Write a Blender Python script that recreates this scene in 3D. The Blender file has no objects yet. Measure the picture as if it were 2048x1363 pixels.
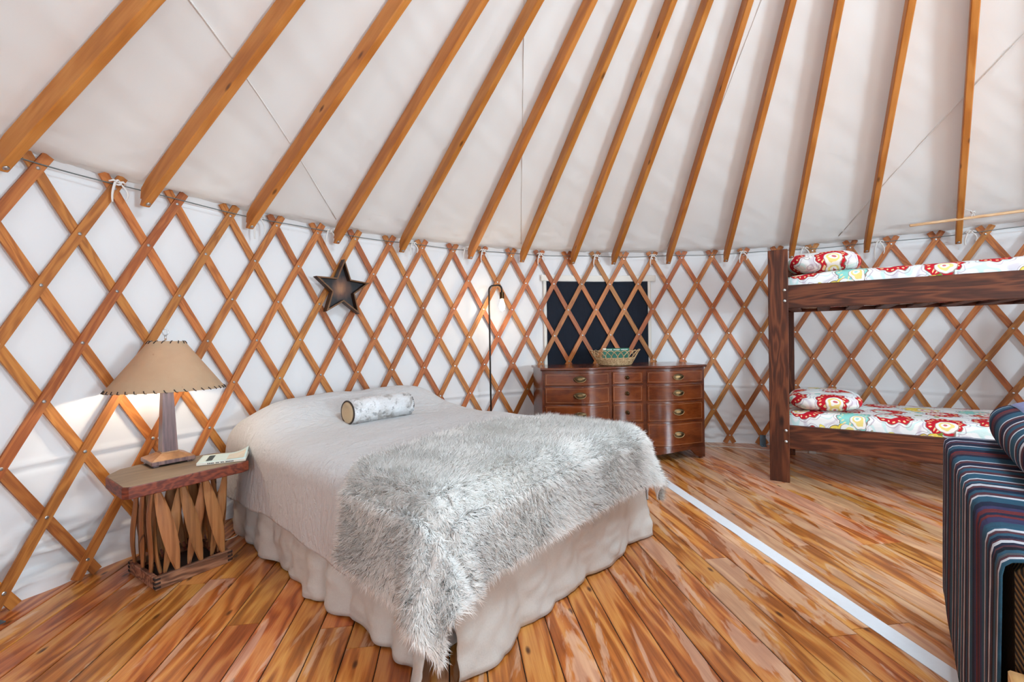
import bpy, bmesh, math, random
import numpy as np
from mathutils import Vector, Matrix

random.seed(7); RNG = np.random.default_rng(11)
SC = bpy.context.scene
COL = SC.collection
PI = math.pi
# ------------------------------------------------------------------ camera
CAM_H = 1.19075
pitch, roll = -0.0091, -0.0159
fwd = Vector((0, math.cos(pitch), math.sin(pitch)))
upp = Vector((0, -math.sin(pitch), math.cos(pitch)))
rgt = Vector((1, 0, 0))
r2 = rgt * math.cos(roll) + upp * math.sin(roll)
u2 = -rgt * math.sin(roll) + upp * math.cos(roll)
cd = bpy.data.cameras.new('camera'); cd.sensor_width = 36; cd.lens = 910.54 / 2048 * 36
cd.clip_start = 0.02
cam = bpy.data.objects.new('camera', cd); COL.objects.link(cam)
M = Matrix((r2, u2, -fwd)).transposed().to_4x4(); M.translation = (0, 0, CAM_H)
cam.matrix_world = M; SC.camera = cam
# ------------------------------------------------------------------ colour, world
SC.view_settings.view_transform = 'Standard'; SC.view_settings.look = 'None'
SC.view_settings.gamma = 1; SC.view_settings.use_curve_mapping = False
SC.view_settings.exposure = -0.06
w = bpy.data.worlds.new('sky'); SC.world = w; w.use_nodes = True
w.node_tree.nodes['Background'].inputs[0].default_value = (.86, .95, 1.06, 1)
w.node_tree.nodes['Background'].inputs[1].default_value = .8
w.cycles.sampling_method = 'NONE'
cy = SC.cycles
cy.max_bounces = 8; cy.diffuse_bounces = 6; cy.glossy_bounces = 3; cy.transmission_bounces = 3; cy.transparent_max_bounces = 4
cy.use_adaptive_sampling = True; cy.adaptive_threshold = .08; cy.adaptive_min_samples = 12; cy.use_light_tree = False; cy.use_denoising = True; cy.caustics_reflective = False; cy.caustics_refractive = False
cy.sample_clamp_indirect = 6
# yurt geometry (metres)
CX, CY, R = 1.52729, 1.08573, 3.9136
Z0, DZ = 2.0198, 0.275           # top bolt row, bolt row spacing
TH0, DTH = math.radians(164.118), math.radians(4.65)
SLOPE = 0.67
def area(name, loc, target, sx, sy, watts, col, shape='RECTANGLE'):
    l = bpy.data.lights.new(name, 'AREA'); l.shape = shape; l.size = sx; l.size_y = sy; l.energy = watts; l.color = col
    o = bpy.data.objects.new(name, l); COL.objects.link(o); o.location = loc
    d = Vector(target) - Vector(loc); o.rotation_euler = d.to_track_quat('-Z', 'Y').to_euler(); return o
DAY = (.71, .96, 1.13)
WINDOWS = [(-76, 1.0, 1.9, 1.06, 45), (-37, 1.3, 1.1, 1.45, 205), (14, 1.0, 1.0, 1.45, 14), (-128, 1.3, 1.1, 1.45, 34)]  # angle, width, height, mid z, watts; last entry is an added light source
for i, (a, ww, hh, zc, en) in enumerate(WINDOWS):
    t = math.radians(a); r = R - .09
    area('window_daylight', (CX + r*math.cos(t), CY + r*math.sin(t), zc), (CX, CY, zc), ww*.92, hh*.94, en, DAY)
area('dome_daylight', (CX, CY, 3.98), (CX, CY, 0), 1.2, 1.2, 118, (.72, .96, 1.13), 'DISK')

# ------------------------------------------------------------------ helpers
def S(c):                        # sRGB 0-255 -> linear
    return tuple((v/255/12.92 if v/255 <= .04045 else ((v/255+.055)/1.055)**2.4) for v in c) + (1,)
class MB:
    def __init__(s): s.v = []; s.f = []; s.uv = None
    def add(s, vs, fs):
        b = len(s.v); s.v += [tuple(p) for p in vs]; s.f += [tuple(i+b for i in f) for f in fs]; return s
    def box(s, c, h, M=None, ch=0.0):
        hx, hy, hz = h
        if ch <= 0:
            vs = [(x*hx, y*hy, z*hz) for z in (-1, 1) for y in (-1, 1) for x in (-1, 1)]
            fs = [(0,2,3,1),(4,5,7,6),(0,1,5,4),(2,6,7,3),(0,4,6,2),(1,3,7,5)]
        else:
            ch = min(ch, hx*.9, hy*.9, hz*.9)
            vs = []
            for z in (-1, 1):
                for y in (-1, 1):
                    for x in (-1, 1):
                        vs += [(x*hx, y*(hy-ch), z*(hz-ch)), (x*(hx-ch), y*hy, z*(hz-ch)), (x*(hx-ch), y*(hy-ch), z*hz)]
            fs = list(CHB)
        if M is not None: vs = [M @ Vector(p) for p in vs]
        return s.add([(p[0]+c[0], p[1]+c[1], p[2]+c[2]) for p in vs], fs)
    def tube(s, pts, rad, n=8, cap=True, closed=False):
        pts = [Vector(p) for p in pts]; m = len(pts)
        rr = rad if hasattr(rad, '__len__') else [rad]*m
        vs = []; prev = None
        for i, p in enumerate(pts):
            a = pts[(i-1) % m] if (i > 0 or closed) else p; b = pts[(i+1) % m] if (i < m-1 or closed) else p
            t = (b-a).normalized()
            if prev is None: x = t.orthogonal().normalized()
            else: x = (prev - t*prev.dot(t)).normalized()
            prev = x; y = t.cross(x)
            for k in range(n):
                q = 2*PI*k/n; vs.append(p + (x*math.cos(q) + y*math.sin(q))*rr[i])
        fs = []
        for i in range(m if closed else m-1):
            j = (i+1) % m
            for k in range(n):
                l = (k+1) % n; fs.append((i*n+k, i*n+l, j*n+l, j*n+k))
        if cap and not closed: fs += [tuple(range(n-1, -1, -1)), tuple((m-1)*n+k for k in range(n))]
        return s.add(vs, fs)
    def lathe(s, prof, n=24, c=(0,0,0), M=None):
        vs = []; fs = []
        for r, z in prof:
            for k in range(n):
                q = 2*PI*k/n; vs.append(Vector((r*math.cos(q), r*math.sin(q), z)))
        m = len(prof)
        for i in range(m-1):
            for k in range(n):
                l = (k+1) % n; fs.append((i*n+k, i*n+l, (i+1)*n+l, (i+1)*n+k))
        if prof[0][0] > 1e-6: fs.append(tuple(range(n-1, -1, -1)))
        if prof[-1][0] > 1e-6: fs.append(tuple((m-1)*n+k for k in range(n)))
        if M is not None: vs = [M @ p for p in vs]
        return s.add([(p[0]+c[0], p[1]+c[1], p[2]+c[2]) for p in vs], fs)
    def prism(s, poly, z0, z1, ch=0.0, M=None):
        n = len(poly); cx = sum(p[0] for p in poly)/n; cy = sum(p[1] for p in poly)/n
        def ins(p, d):
            L = math.hypot(p[0]-cx, p[1]-cy) or 1; k = max(0, 1-d/L); return (cx+(p[0]-cx)*k, cy+(p[1]-cy)*k)
        rings = [([ins(p, ch) for p in poly], z0), (poly, z0+ch), (poly, z1-ch), ([ins(p, ch) for p in poly], z1)] if ch > 0 else [(poly, z0), (poly, z1)]
        vs = [Vector((p[0], p[1], z)) for ps, z in rings for p in ps]
        fs = [tuple(range(n-1, -1, -1)), tuple((len(rings)-1)*n+k for k in range(n))]
        for i in range(len(rings)-1):
            for k in range(n):
                l = (k+1) % n; fs.append((i*n+k, i*n+l, (i+1)*n+l, (i+1)*n+k))
        if M is not None: vs = [M @ p for p in vs]
        return s.add(vs, fs)
    def build(s, name, mat, parent=None, smooth=False, loc=None, rotz=None, auto=None):
        me = bpy.data.meshes.new(name); me.from_pydata(s.v, [], s.f); me.update()
        return link(name, me, mat, parent, smooth, loc, rotz, auto)
def _chb():
    vs = []
    for z in (-1, 1):
        for y in (-1, 1):
            for x in (-1, 1): vs += [(x, y*.8, z*.8), (x*.8, y, z*.8), (x*.8, y*.8, z)]
    bm = bmesh.new()
    for p in vs: bm.verts.new(p)
    bm.verts.index_update()
    bmesh.ops.convex_hull(bm, input=bm.verts[:]); bmesh.ops.dissolve_limit(bm, angle_limit=.01, verts=bm.verts[:], edges=bm.edges[:])
    bm.verts.ensure_lookup_table()
    key = {tuple(round(c, 3) for c in p): i for i, p in enumerate(vs)}
    fs = [tuple(key[tuple(round(c, 3) for c in v.co)] for v in f.verts) for f in bm.faces]
    bm.free(); return fs
CHB = _chb()
def link(name, me, mat, parent=None, smooth=False, loc=None, rotz=None, auto=None):
    if mat: me.materials.append(mat)
    if smooth: me.polygons.foreach_set('use_smooth', [True]*len(me.polygons))
    if auto is not None:
        me.polygons.foreach_set('use_smooth', [True]*len(me.polygons)); me.set_sharp_from_angle(angle=math.radians(auto))
    o = bpy.data.objects.new(name, me); COL.objects.link(o)
    if parent: o.parent = parent
    if loc is not None: o.location = loc
    if rotz is not None: o.rotation_euler = (0, 0, rotz)
    return o
def grid(name, P, mat, parent=None, smooth=True, uv=None, closed_u=False, solid=0.0, loc=None, rotz=None):
    n, m = P.shape[:2]
    me = bpy.data.meshes.new(name)
    idx = np.arange(n*m).reshape(n, m)
    if closed_u: a = idx; b = np.roll(idx, -1, 0)
    else: a = idx[:-1]; b = idx[1:]
    F = np.stack([a[:, :-1], b[:, :-1], b[:, 1:], a[:, 1:]], -1).reshape(-1, 4)
    me.from_pydata(P.reshape(-1, 3).tolist(), [], F.tolist())
    if uv is not None:
        l = me.uv_layers.new(name='UVMap'); l.data.foreach_set('uv', uv.reshape(-1, 2)[F.reshape(-1)].astype(np.float32).ravel())
    me.update(); o = link(name, me, mat, parent, smooth, loc, rotz)
    if solid:
        md = o.modifiers.new('thick', 'SOLIDIFY'); md.thickness = solid; md.offset = -1
    return o
def thing(name, label, cat, loc=(0,0,0), rotz=0, group=None):
    o = bpy.data.objects.new(name, None); COL.objects.link(o); o.location = loc; o.rotation_euler = (0, 0, rotz)
    o.empty_display_size = .1
    return tag(o, label, cat, group)
def tag(o, label, cat=None, group=None, kind=None):
    o['label'] = label
    if cat: o['category'] = cat
    if group: o['group'] = group
    if kind: o['kind'] = kind
    return o
def rotm(ax, a): return Matrix.Rotation(a, 3, ax)
def sines(seed, n, fmin, fmax, aniso=(1, 1)):
    g = np.random.default_rng(seed); fs = np.exp(g.uniform(np.log(fmin), np.log(fmax), n)); an = g.uniform(0, 2*PI, n); ph = g.uniform(0, 2*PI, n)
    am = (fs/fmin)**-.9
    def f(x, y):
        o = 0
        for a, b, c, d in zip(fs, an, ph, am): o = o + d*np.sin(a*(np.cos(b)*x*aniso[0] + np.sin(b)*y*aniso[1]) + c)
        return o/np.sum(am)*2
    return f

# ------------------------------------------------------------------ materials
def newmat(name):
    m = bpy.data.materials.new(name); m.use_nodes = True; nt = m.node_tree
    return m, nt, nt.nodes['Principled BSDF']
def N(nt, t, **kw):
    n = nt.nodes.new(t)
    for k, v in kw.items(): setattr(n, k, v)
    return n
def L(nt, a, b): nt.links.new(a, b)
def math_(nt, op, a, b=None, c=None, clamp=False):
    n = N(nt, 'ShaderNodeMath', operation=op, use_clamp=clamp)
    for i, x in enumerate((a, b, c)):
        if x is None: continue
        if isinstance(x, (int, float)): n.inputs[i].default_value = x
        else: L(nt, x, n.inputs[i])
    return n.outputs[0]
def ramp(nt, fac, stops, interp='LINEAR'):
    n = N(nt, 'ShaderNodeValToRGB'); e = n.color_ramp; e.interpolation = interp
    while len(e.elements) > 1: e.elements.remove(e.elements[-1])
    e.elements[0].position = stops[0][0]; e.elements[0].color = stops[0][1]
    for p, c in stops[1:]:
        k = e.elements.new(p); k.color = c
    L(nt, fac, n.inputs[0]); return n.outputs[0]
def mix(nt, fac, a, b, mode='MIX'):
    n = N(nt, 'ShaderNodeMix', data_type='RGBA', blend_type=mode)
    for i, x in ((0, fac), (6, a), (7, b)):
        if isinstance(x, (int, float)): n.inputs[i].default_value = x
        elif isinstance(x, tuple): n.inputs[i].default_value = x
        else: L(nt, x, n.inputs[i])
    return n.outputs[2]
def noise(nt, vec, scale, detail=4, rough=.55, dist=0, out=0):
    n = N(nt, 'ShaderNodeTexNoise'); n.inputs['Scale'].default_value = scale; n.inputs['Detail'].default_value = detail
    n.inputs['Roughness'].default_value = rough; n.inputs['Distortion'].default_value = dist
    if vec is not None: L(nt, vec, n.inputs['Vector'])
    return n.outputs[out]
def vscale(nt, vec, s, off=None):
    n = N(nt, 'ShaderNodeMapping'); n.inputs['Scale'].default_value = s
    L(nt, vec, n.inputs['Vector'])
    if off is not None: L(nt, off, n.inputs['Location'])
    return n.outputs[0]
def bump(nt, p, h, strength, dist=.002):
    b = N(nt, 'ShaderNodeBump'); b.inputs['Strength'].default_value = strength; b.inputs['Distance'].default_value = dist
    L(nt, h, b.inputs['Height']); L(nt, b.outputs[0], p.inputs['Normal'])
def plain(name, col, rough=.5, metal=0, emit=None, es=0, coat=0, nscale=60, var=.12, bmp=.15, sss=0):
    m, nt, p = newmat(name)
    tc = N(nt, 'ShaderNodeTexCoord').outputs['Object']
    f = noise(nt, tc, nscale, 3)
    c2 = tuple(v*(1-var) for v in col[:3]) + (1,)
    L(nt, mix(nt, f, c2, col), p.inputs['Base Color'])
    p.inputs['Roughness'].default_value = rough; p.inputs['Metallic'].default_value = metal
    p.inputs['Coat Weight'].default_value = coat; p.inputs['Coat Roughness'].default_value = .15
    if emit: p.inputs['Emission Color'].default_value = emit; p.inputs['Emission Strength'].default_value = es
    if bmp: bump(nt, p, f, bmp, .001)
    return m
def wood(name, dark, mid, light, coord='Object', stretch=(1, 16, 16), scale=2.2, rough=.45, knots=0.0, var=.3, rings=9, coat=0, worn=None, contrast=1.0, spec=.5, hue=.012, bmp=True, lines=None, kr=4.5):
    m, nt, p = newmat(name)
    tcn = N(nt, 'ShaderNodeTexCoord'); tc = tcn.outputs[coord]
    oi = N(nt, 'ShaderNodeObjectInfo').outputs['Random']
    cx = N(nt, 'ShaderNodeCombineXYZ')
    for i, k in enumerate((53.7, 31.3, 17.9)): L(nt, math_(nt, 'MULTIPLY', oi, k), cx.inputs[i])
    v0 = N(nt, 'ShaderNodeVectorMath', operation='ADD'); L(nt, tc, v0.inputs[0]); L(nt, cx.outputs[0], v0.inputs[1]); v0 = v0.outputs[0]
    v = vscale(nt, v0, stretch)
    fine = noise(nt, v, scale*4, 5, .6)
    slow = noise(nt, vscale(nt, v0, (stretch[0]*.9, stretch[1]*.32, stretch[2]*.32)), scale*.8, 3, .5, .4)
    rg = math_(nt, 'SINE', math_(nt, 'MULTIPLY', slow, rings*6.28))
    if lines:
        fl_ = noise(nt, vscale(nt, v0, (lines[0], lines[1], lines[1])), 1, 3, .6, .3); fine = math_(nt, 'ADD', math_(nt, 'MULTIPLY', fine, .6), math_(nt, 'MULTIPLY', fl_, .4))
    f = math_(nt, 'ADD', math_(nt, 'MULTIPLY', fine, .62), math_(nt, 'MULTIPLY_ADD', rg, .17, .19))
    f = math_(nt, 'MULTIPLY_ADD', math_(nt, 'SUBTRACT', f, .5), contrast, .5, clamp=True)
    col = ramp(nt, f, [(.22, dark), (.5, mid), (.78, light)])
    if knots:
        vo = N(nt, 'ShaderNodeTexVoronoi', voronoi_dimensions='2D'); vo.inputs['Scale'].default_value = 1
        sv = N(nt, 'ShaderNodeSeparateXYZ'); L(nt, v0, sv.inputs[0]); cv_ = N(nt, 'ShaderNodeCombineXYZ')
        L(nt, math_(nt, 'MULTIPLY', sv.outputs[0], knots), cv_.inputs[0]); L(nt, math_(nt, 'MULTIPLY', math_(nt, 'ADD', sv.outputs[1], sv.outputs[2]), knots*kr), cv_.inputs[1])
        L(nt, cv_.outputs[0], vo.inputs['Vector'])
        k = ramp(nt, vo.outputs['Distance'], [(.0, (1,1,1,1)), (.025, (.85,.85,.85,1)), (.055, (0,0,0,1))])
        col = mix(nt, k, col, tuple(c*.35 for c in dark[:3]) + (1,))
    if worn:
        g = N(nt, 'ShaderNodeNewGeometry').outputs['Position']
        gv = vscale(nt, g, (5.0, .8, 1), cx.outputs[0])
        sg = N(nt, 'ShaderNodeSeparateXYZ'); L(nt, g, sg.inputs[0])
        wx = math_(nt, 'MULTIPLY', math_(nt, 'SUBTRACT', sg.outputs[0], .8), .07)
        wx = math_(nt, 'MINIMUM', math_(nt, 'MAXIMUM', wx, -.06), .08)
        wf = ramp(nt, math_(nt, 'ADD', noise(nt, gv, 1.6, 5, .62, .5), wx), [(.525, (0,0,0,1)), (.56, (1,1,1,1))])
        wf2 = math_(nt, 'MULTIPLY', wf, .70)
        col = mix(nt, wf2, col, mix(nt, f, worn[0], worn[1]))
    hs = N(nt, 'ShaderNodeHueSaturation')
    L(nt, math_(nt, 'MULTIPLY_ADD', oi, var, 1-var*.5), hs.inputs['Value'])
    oi2 = math_(nt, 'FRACT', math_(nt, 'MULTIPLY', oi, 7.31))
    L(nt, math_(nt, 'MULTIPLY_ADD', oi2, hue, .5-hue/2), hs.inputs['Hue'])
    L(nt, col, hs.inputs['Color']); L(nt, hs.outputs[0], p.inputs['Base Color'])
    p.inputs['Roughness'].default_value = rough; p.inputs['Coat Weight'].default_value = coat; p.inputs['Coat Roughness'].default_value = .12
    p.inputs['Specular IOR Level'].default_value = spec
    if bmp: bump(nt, p, f, .12, .0012)
    return m
def cloth(name, c1, c2, rough=.9, weave=900, wrinkle=0, wr_scale=(6, 6, 6), transl=0.0, sheen=.2, bmp=.25, slub=None):
    m, nt, p = newmat(name)
    tc = N(nt, 'ShaderNodeTexCoord').outputs['Object']
    f = noise(nt, tc, weave*.25, 3, .7)
    col = mix(nt, f, c1, c2)
    if slub:
        s_ = noise(nt, vscale(nt, tc, slub), 6, 4, .65); col = mix(nt, math_(nt, 'MULTIPLY', s_, .6), col, tuple(c*.82 for c in c1[:3]) + (1,))
    L(nt, col, p.inputs['Base Color']); p.inputs['Roughness'].default_value = rough
    p.inputs['Specular IOR Level'].default_value = .15; p.inputs['Sheen Weight'].default_value = sheen
    h = f
    if wrinkle:
        wv = noise(nt, vscale(nt, tc, wr_scale), 1.0, 5, .6, .8)
        h = math_(nt, 'ADD', math_(nt, 'MULTIPLY', wv, wrinkle), math_(nt, 'MULTIPLY', f, .06))
        bump(nt, p, h, 1.0, .012)
    else: bump(nt, p, f, bmp, .0008)
    if transl:
        t = N(nt, 'ShaderNodeBsdfTranslucent'); t.inputs[0].default_value = c1
        mx = N(nt, 'ShaderNodeMixShader'); mx.inputs[0].default_value = transl
        L(nt, p.outputs[0], mx.inputs[1]); L(nt, t.outputs[0], mx.inputs[2])
        L(nt, mx.outputs[0], nt.nodes['Material Output'].inputs[0])
    return m

def canvas(name, c1, c2, transl):
    m, nt, p = newmat(name); nt.nodes.remove(p)
    tc = N(nt, 'ShaderNodeTexCoord').outputs['Object']
    col = mix(nt, noise(nt, tc, 2.0, 1), c1, c2)
    d = N(nt, 'ShaderNodeBsdfDiffuse'); t = N(nt, 'ShaderNodeBsdfTranslucent'); mx = N(nt, 'ShaderNodeMixShader'); mx.inputs[0].default_value = transl
    L(nt, col, d.inputs[0]); L(nt, col, t.inputs[0]); L(nt, d.outputs[0], mx.inputs[1]); L(nt, t.outputs[0], mx.inputs[2])
    L(nt, mx.outputs[0], nt.nodes['Material Output'].inputs[0]); return m
M_ROOF = canvas('roof_canvas', S((236, 232, 227)), S((231, 227, 222)), .16)
M_WALL = canvas('wall_canvas', S((230, 227, 225)), S((223, 220, 219)), .13)
M_LATH = wood('lath_wood', S((136, 70, 26)), S((170, 98, 42)), S((188, 118, 56)), coord='UV', stretch=(1, 26, 1), scale=2.0, rough=.55, var=.34, rings=7, contrast=.9, bmp=False, hue=.02, lines=(5, 260))
M_RAFT = wood('rafter_wood', S((164, 96, 34)), S((188, 118, 48)), S((206, 140, 70)), stretch=(1, 14, 14), scale=1.6, rough=.45, knots=1.6, var=.12, rings=4, contrast=.8, bmp=False, hue=.006, lines=(5, 200), kr=2.6)
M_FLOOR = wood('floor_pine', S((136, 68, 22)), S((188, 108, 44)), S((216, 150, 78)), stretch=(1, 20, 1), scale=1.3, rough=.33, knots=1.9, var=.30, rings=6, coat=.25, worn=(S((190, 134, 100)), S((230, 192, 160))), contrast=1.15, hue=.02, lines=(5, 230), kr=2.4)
M_GAP = plain('floor_gap', S((30, 16, 10)), .9)
M_TAPE = plain('white_strip_paint', S((226, 228, 232)), .6, nscale=40, var=.08)
M_BUNK = wood('bunk_stained_wood', S((48, 20, 9)), S((84, 40, 20)), S((114, 62, 34)), stretch=(1, 20, 20), scale=1.5, rough=.55, spec=.3, knots=1.0, var=.08, rings=8, contrast=1.0, bmp=False, hue=.0, lines=(5, 180), kr=2.6)
M_DRES = wood('dresser_mahogany', S((70, 26, 8)), S((104, 46, 16)), S((128, 64, 26)), stretch=(1.2, 7, 7), scale=2.5, rough=.2, var=.12, rings=3, coat=.5, contrast=.7, bmp=False, hue=0)
M_DRES2 = wood('dresser_carcass', S((62, 22, 8)), S((92, 40, 16)), S((112, 54, 24)), stretch=(1, 10, 10), scale=2.5, rough=.22, var=.0, rings=3, coat=.5, contrast=.7, bmp=False, hue=0)
M_INLAY = plain('light_inlay', S((176, 124, 82)), .3)
M_BRASS = plain('aged_brass', S((70, 52, 32)), .32, .9)
M_BRASSL = plain('worn_brass', S((136, 106, 70)), .3, .9)
M_BLACK = plain('black_metal', S((44, 34, 28)), .42, .5)
M_STEEL = plain('zinc_bolt', S((190, 190, 190)), .3, .9)
M_GALV = plain('galvanised_bracket', S((120, 140, 152)), .4, .8)
M_CABLE = plain('steel_cable', S((116, 124, 122)), .5, .5)
M_TIE = cloth('tie_cotton', S((226, 220, 214)), S((206, 200, 194)))
M_DUVET = cloth('grey_linen_duvet', S((208, 206, 205)), S((197, 195, 194)), weave=700, wrinkle=1.3, wr_scale=(14, 30, 14), sheen=.1)
M_SKIRT = cloth('linen_skirt', S((210, 204, 197)), S((190, 184, 176)), weave=520, wrinkle=.25, wr_scale=(7, 7, 2), sheen=.1, slub=(6, 6, 60))
M_BEDBASE = cloth('mattress_ticking', S((210, 205, 200)), S((200, 195, 190)))
def furmat(name, base, tipc, transl=.35):
    m, nt, p = newmat(name)
    tc = N(nt, 'ShaderNodeTexCoord').outputs['Object']
    L(nt, mix(nt, noise(nt, tc, 7, 3), base, tipc), p.inputs['Base Color']); p.inputs['Roughness'].default_value = .75
    p.inputs['Specular IOR Level'].default_value = .2
    t = N(nt, 'ShaderNodeBsdfTranslucent'); t.inputs[0].default_value = tipc
    mx = N(nt, 'ShaderNodeMixShader'); mx.inputs[0].default_value = transl
    L(nt, p.outputs[0], mx.inputs[1]); L(nt, t.outputs[0], mx.inputs[2]); L(nt, mx.outputs[0], nt.nodes['Material Output'].inputs[0])
    return m
M_FUR = furmat('shaggy_pile', S((250, 245, 239)), S((255, 252, 248)), .14)
M_THROWB = cloth('throw_backing', S((252, 250, 247)), S((247, 244, 240)), sheen=0)
def mottled(name):
    m, nt, p = newmat(name)
    tc = N(nt, 'ShaderNodeTexCoord').outputs['Object']
    c = ramp(nt, noise(nt, vscale(nt, tc, (1, .7, 1)), 9, 4, .6, .5), [(.36, S((170, 160, 152))), (.5, S((236, 232, 230))), (.7, S((246, 244, 244)))])
    s_ = ramp(nt, noise(nt, vscale(nt, tc, (1, .5, 1)), 30, 2, .5), [(.60, (0,0,0,1)), (.67, (1,1,1,1))])
    L(nt, mix(nt, math_(nt, 'MULTIPLY', s_, .5), c, S((104, 98, 98))), p.inputs['Base Color'])
    p.inputs['Roughness'].default_value = .85; p.inputs['Specular IOR Level'].default_value = .15
    return m
M_BOLST = mottled('mottled_faux_fur')
M_BOLEND = cloth('bolster_end_linen', S((200, 176, 142)), S((184, 160, 128)))
M_PIPING = plain('dark_piping', S((54, 40, 32)), .7)
def paisley(name):
    m, nt, p = newmat(name)
    tc = N(nt, 'ShaderNodeTexCoord').outputs['Object']
    wob = N(nt, 'ShaderNodeVectorMath', operation='MULTIPLY_ADD'); nz = noise(nt, tc, 9, 2, .5, 0, 1)
    L(nt, nz, wob.inputs[0]); wob.inputs[1].default_value = (.07, .07, .07); L(nt, tc, wob.inputs[2]); tw = wob.outputs[0]
    base = mix(nt, noise(nt, tc, 5, 3), S((232, 226, 218)), S((222, 222, 224)))
    # pale swirl lines
    wv = N(nt, 'ShaderNodeTexWave', wave_type='RINGS'); wv.inputs['Scale'].default_value = 3.2; wv.inputs['Distortion'].default_value = 9; wv.inputs['Detail'].default_value = 1.5; wv.inputs['Detail Scale'].default_value = 1.4
    L(nt, tc, wv.inputs['Vector'])
    ln = ramp(nt, wv.outputs['Fac'], [(.0, (1,1,1,1)), (.10, (0,0,0,1))])
    base = mix(nt, math_(nt, 'MULTIPLY', ln, .45), base, S((168, 148, 168)))
    ln2 = ramp(nt, wv.outputs['Fac'], [(.55, (0,0,0,1)), (.62, (1,1,1,1)), (.78, (1,1,1,1)), (.85, (0,0,0,1))])
    base = mix(nt, math_(nt, 'MULTIPLY', ln2, .55), base, S((170, 212, 206)))
    def layer(base, scale, r0, pal, seed, edge, inner):
        vo = N(nt, 'ShaderNodeTexVoronoi'); vo.inputs['Scale'].default_value = scale; vo.inputs['Randomness'].default_value = .85
        L(nt, vscale(nt, tw, (1, 1, 1), None), vo.inputs['Vector'])
        mp = vo.inputs['Vector'].links[0].from_node; mp.inputs['Location'].default_value = seed
        d = vo.outputs['Distance']; sp = N(nt, 'ShaderNodeSeparateColor'); L(nt, vo.outputs['Color'], sp.inputs[0])
        cc = ramp(nt, sp.outputs[0], pal, 'CONSTANT')
        on = math_(nt, 'LESS_THAN', d, r0)
        ed = math_(nt, 'MULTIPLY', math_(nt, 'GREATER_THAN', d, r0), math_(nt, 'LESS_THAN', d, r0*1.10))
        on = math_(nt, 'MULTIPLY', on, math_(nt, 'GREATER_THAN', d, r0*.52))
        b = mix(nt, on, base, cc)
        ed2 = math_(nt, 'MULTIPLY', math_(nt, 'LESS_THAN', d, r0*.52), math_(nt, 'GREATER_THAN', d, r0*.46)); b = mix(nt, math_(nt, 'MULTIPLY', ed2, .6), b, edge)
        b = mix(nt, math_(nt, 'MULTIPLY', ed, .75), b, edge)
        rg = math_(nt, 'MULTIPLY', math_(nt, 'LESS_THAN', d, r0*.26), math_(nt, 'GREATER_THAN', d, r0*.12))
        b = mix(nt, math_(nt, 'MULTIPLY', rg, .8), b, inner)
        b = mix(nt, math_(nt, 'MULTIPLY', math_(nt, 'LESS_THAN', d, r0*.12), .9), b, cc)
        dots = N(nt, 'ShaderNodeTexVoronoi'); dots.inputs['Scale'].default_value = scale*9; L(nt, tc, dots.inputs['Vector'])
        dd = math_(nt, 'MULTIPLY', math_(nt, 'LESS_THAN', dots.outputs['Distance'], .22), on)
        return mix(nt, math_(nt, 'MULTIPLY', dd, .65), b, inner)
    W = S((230, 224, 216))
    base = layer(base, 9.5, .22, [(0, W), (.45, S((120, 140, 40))), (.6, S((190, 60, 90))), (.75, S((110, 186, 176))), (.9, S((236, 210, 90)))], (.3, 5.7, 2.4), S((120, 110, 84)), S((240, 232, 210)))
    # large scalloped paisley crescents, laid out flat over the cloth
    sp = N(nt, 'ShaderNodeSeparateXYZ'); L(nt, tw, sp.inputs[0]); cv = N(nt, 'ShaderNodeCombineXYZ')
    L(nt, math_(nt, 'MULTIPLY', sp.outputs[0], 3.9), cv.inputs[0]); L(nt, math_(nt, 'MULTIPLY', math_(nt, 'ADD', sp.outputs[1], sp.outputs[2]), 3.9), cv.inputs[1])
    vo = N(nt, 'ShaderNodeTexVoronoi', voronoi_dimensions='2D'); vo.inputs['Scale'].default_value = 1; vo.inputs['Randomness'].default_value = .55; L(nt, cv.outputs[0], vo.inputs['Vector'])
    lo = N(nt, 'ShaderNodeVectorMath', operation='SUBTRACT'); L(nt, cv.outputs[0], lo.inputs[0]); L(nt, vo.outputs['Position'], lo.inputs[1])
    rc = N(nt, 'ShaderNodeSeparateColor'); L(nt, vo.outputs['Color'], rc.inputs[0])
    ro = N(nt, 'ShaderNodeVectorRotate', rotation_type='Z_AXIS'); L(nt, lo.outputs[0], ro.inputs['Vector']); L(nt, math_(nt, 'MULTIPLY', rc.outputs[1], 6.28), ro.inputs['Angle'])
    lx = N(nt, 'ShaderNodeSeparateXYZ'); L(nt, ro.outputs[0], lx.inputs[0])
    ang = math_(nt, 'ARCTAN2', lx.outputs[1], lx.outputs[0]); d = vo.outputs['Distance']
    sc = math_(nt, 'MULTIPLY', d, math_(nt, 'SUBTRACT', 1.06, math_(nt, 'MULTIPLY', math_(nt, 'ABSOLUTE', math_(nt, 'SINE', math_(nt, 'MULTIPLY', ang, 4.5))), .16)))
    of = N(nt, 'ShaderNodeVectorMath', operation='DISTANCE'); L(nt, ro.outputs[0], of.inputs[0]); of.inputs[1].default_value = (.13, .07, 0); d2 = of.outputs['Value']
    cc = ramp(nt, rc.outputs[0], [(0, S((226, 198, 82))), (.22, S((186, 28, 42))), (.60, S((132, 198, 188))), (.84, S((186, 28, 42)))], 'CONSTANT')
    c2 = ramp(nt, rc.outputs[2], [(0, S((226, 200, 96))), (.35, S((150, 206, 198))), (.7, S((196, 70, 96)))], 'CONSTANT')
    def band(v, lo_, hi_): return math_(nt, 'MULTIPLY', math_(nt, 'GREATER_THAN', v, lo_), math_(nt, 'LESS_THAN', v, hi_))
    base = mix(nt, math_(nt, 'MULTIPLY', band(sc, .44, .465), .5), base, S((150, 120, 140)))
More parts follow.
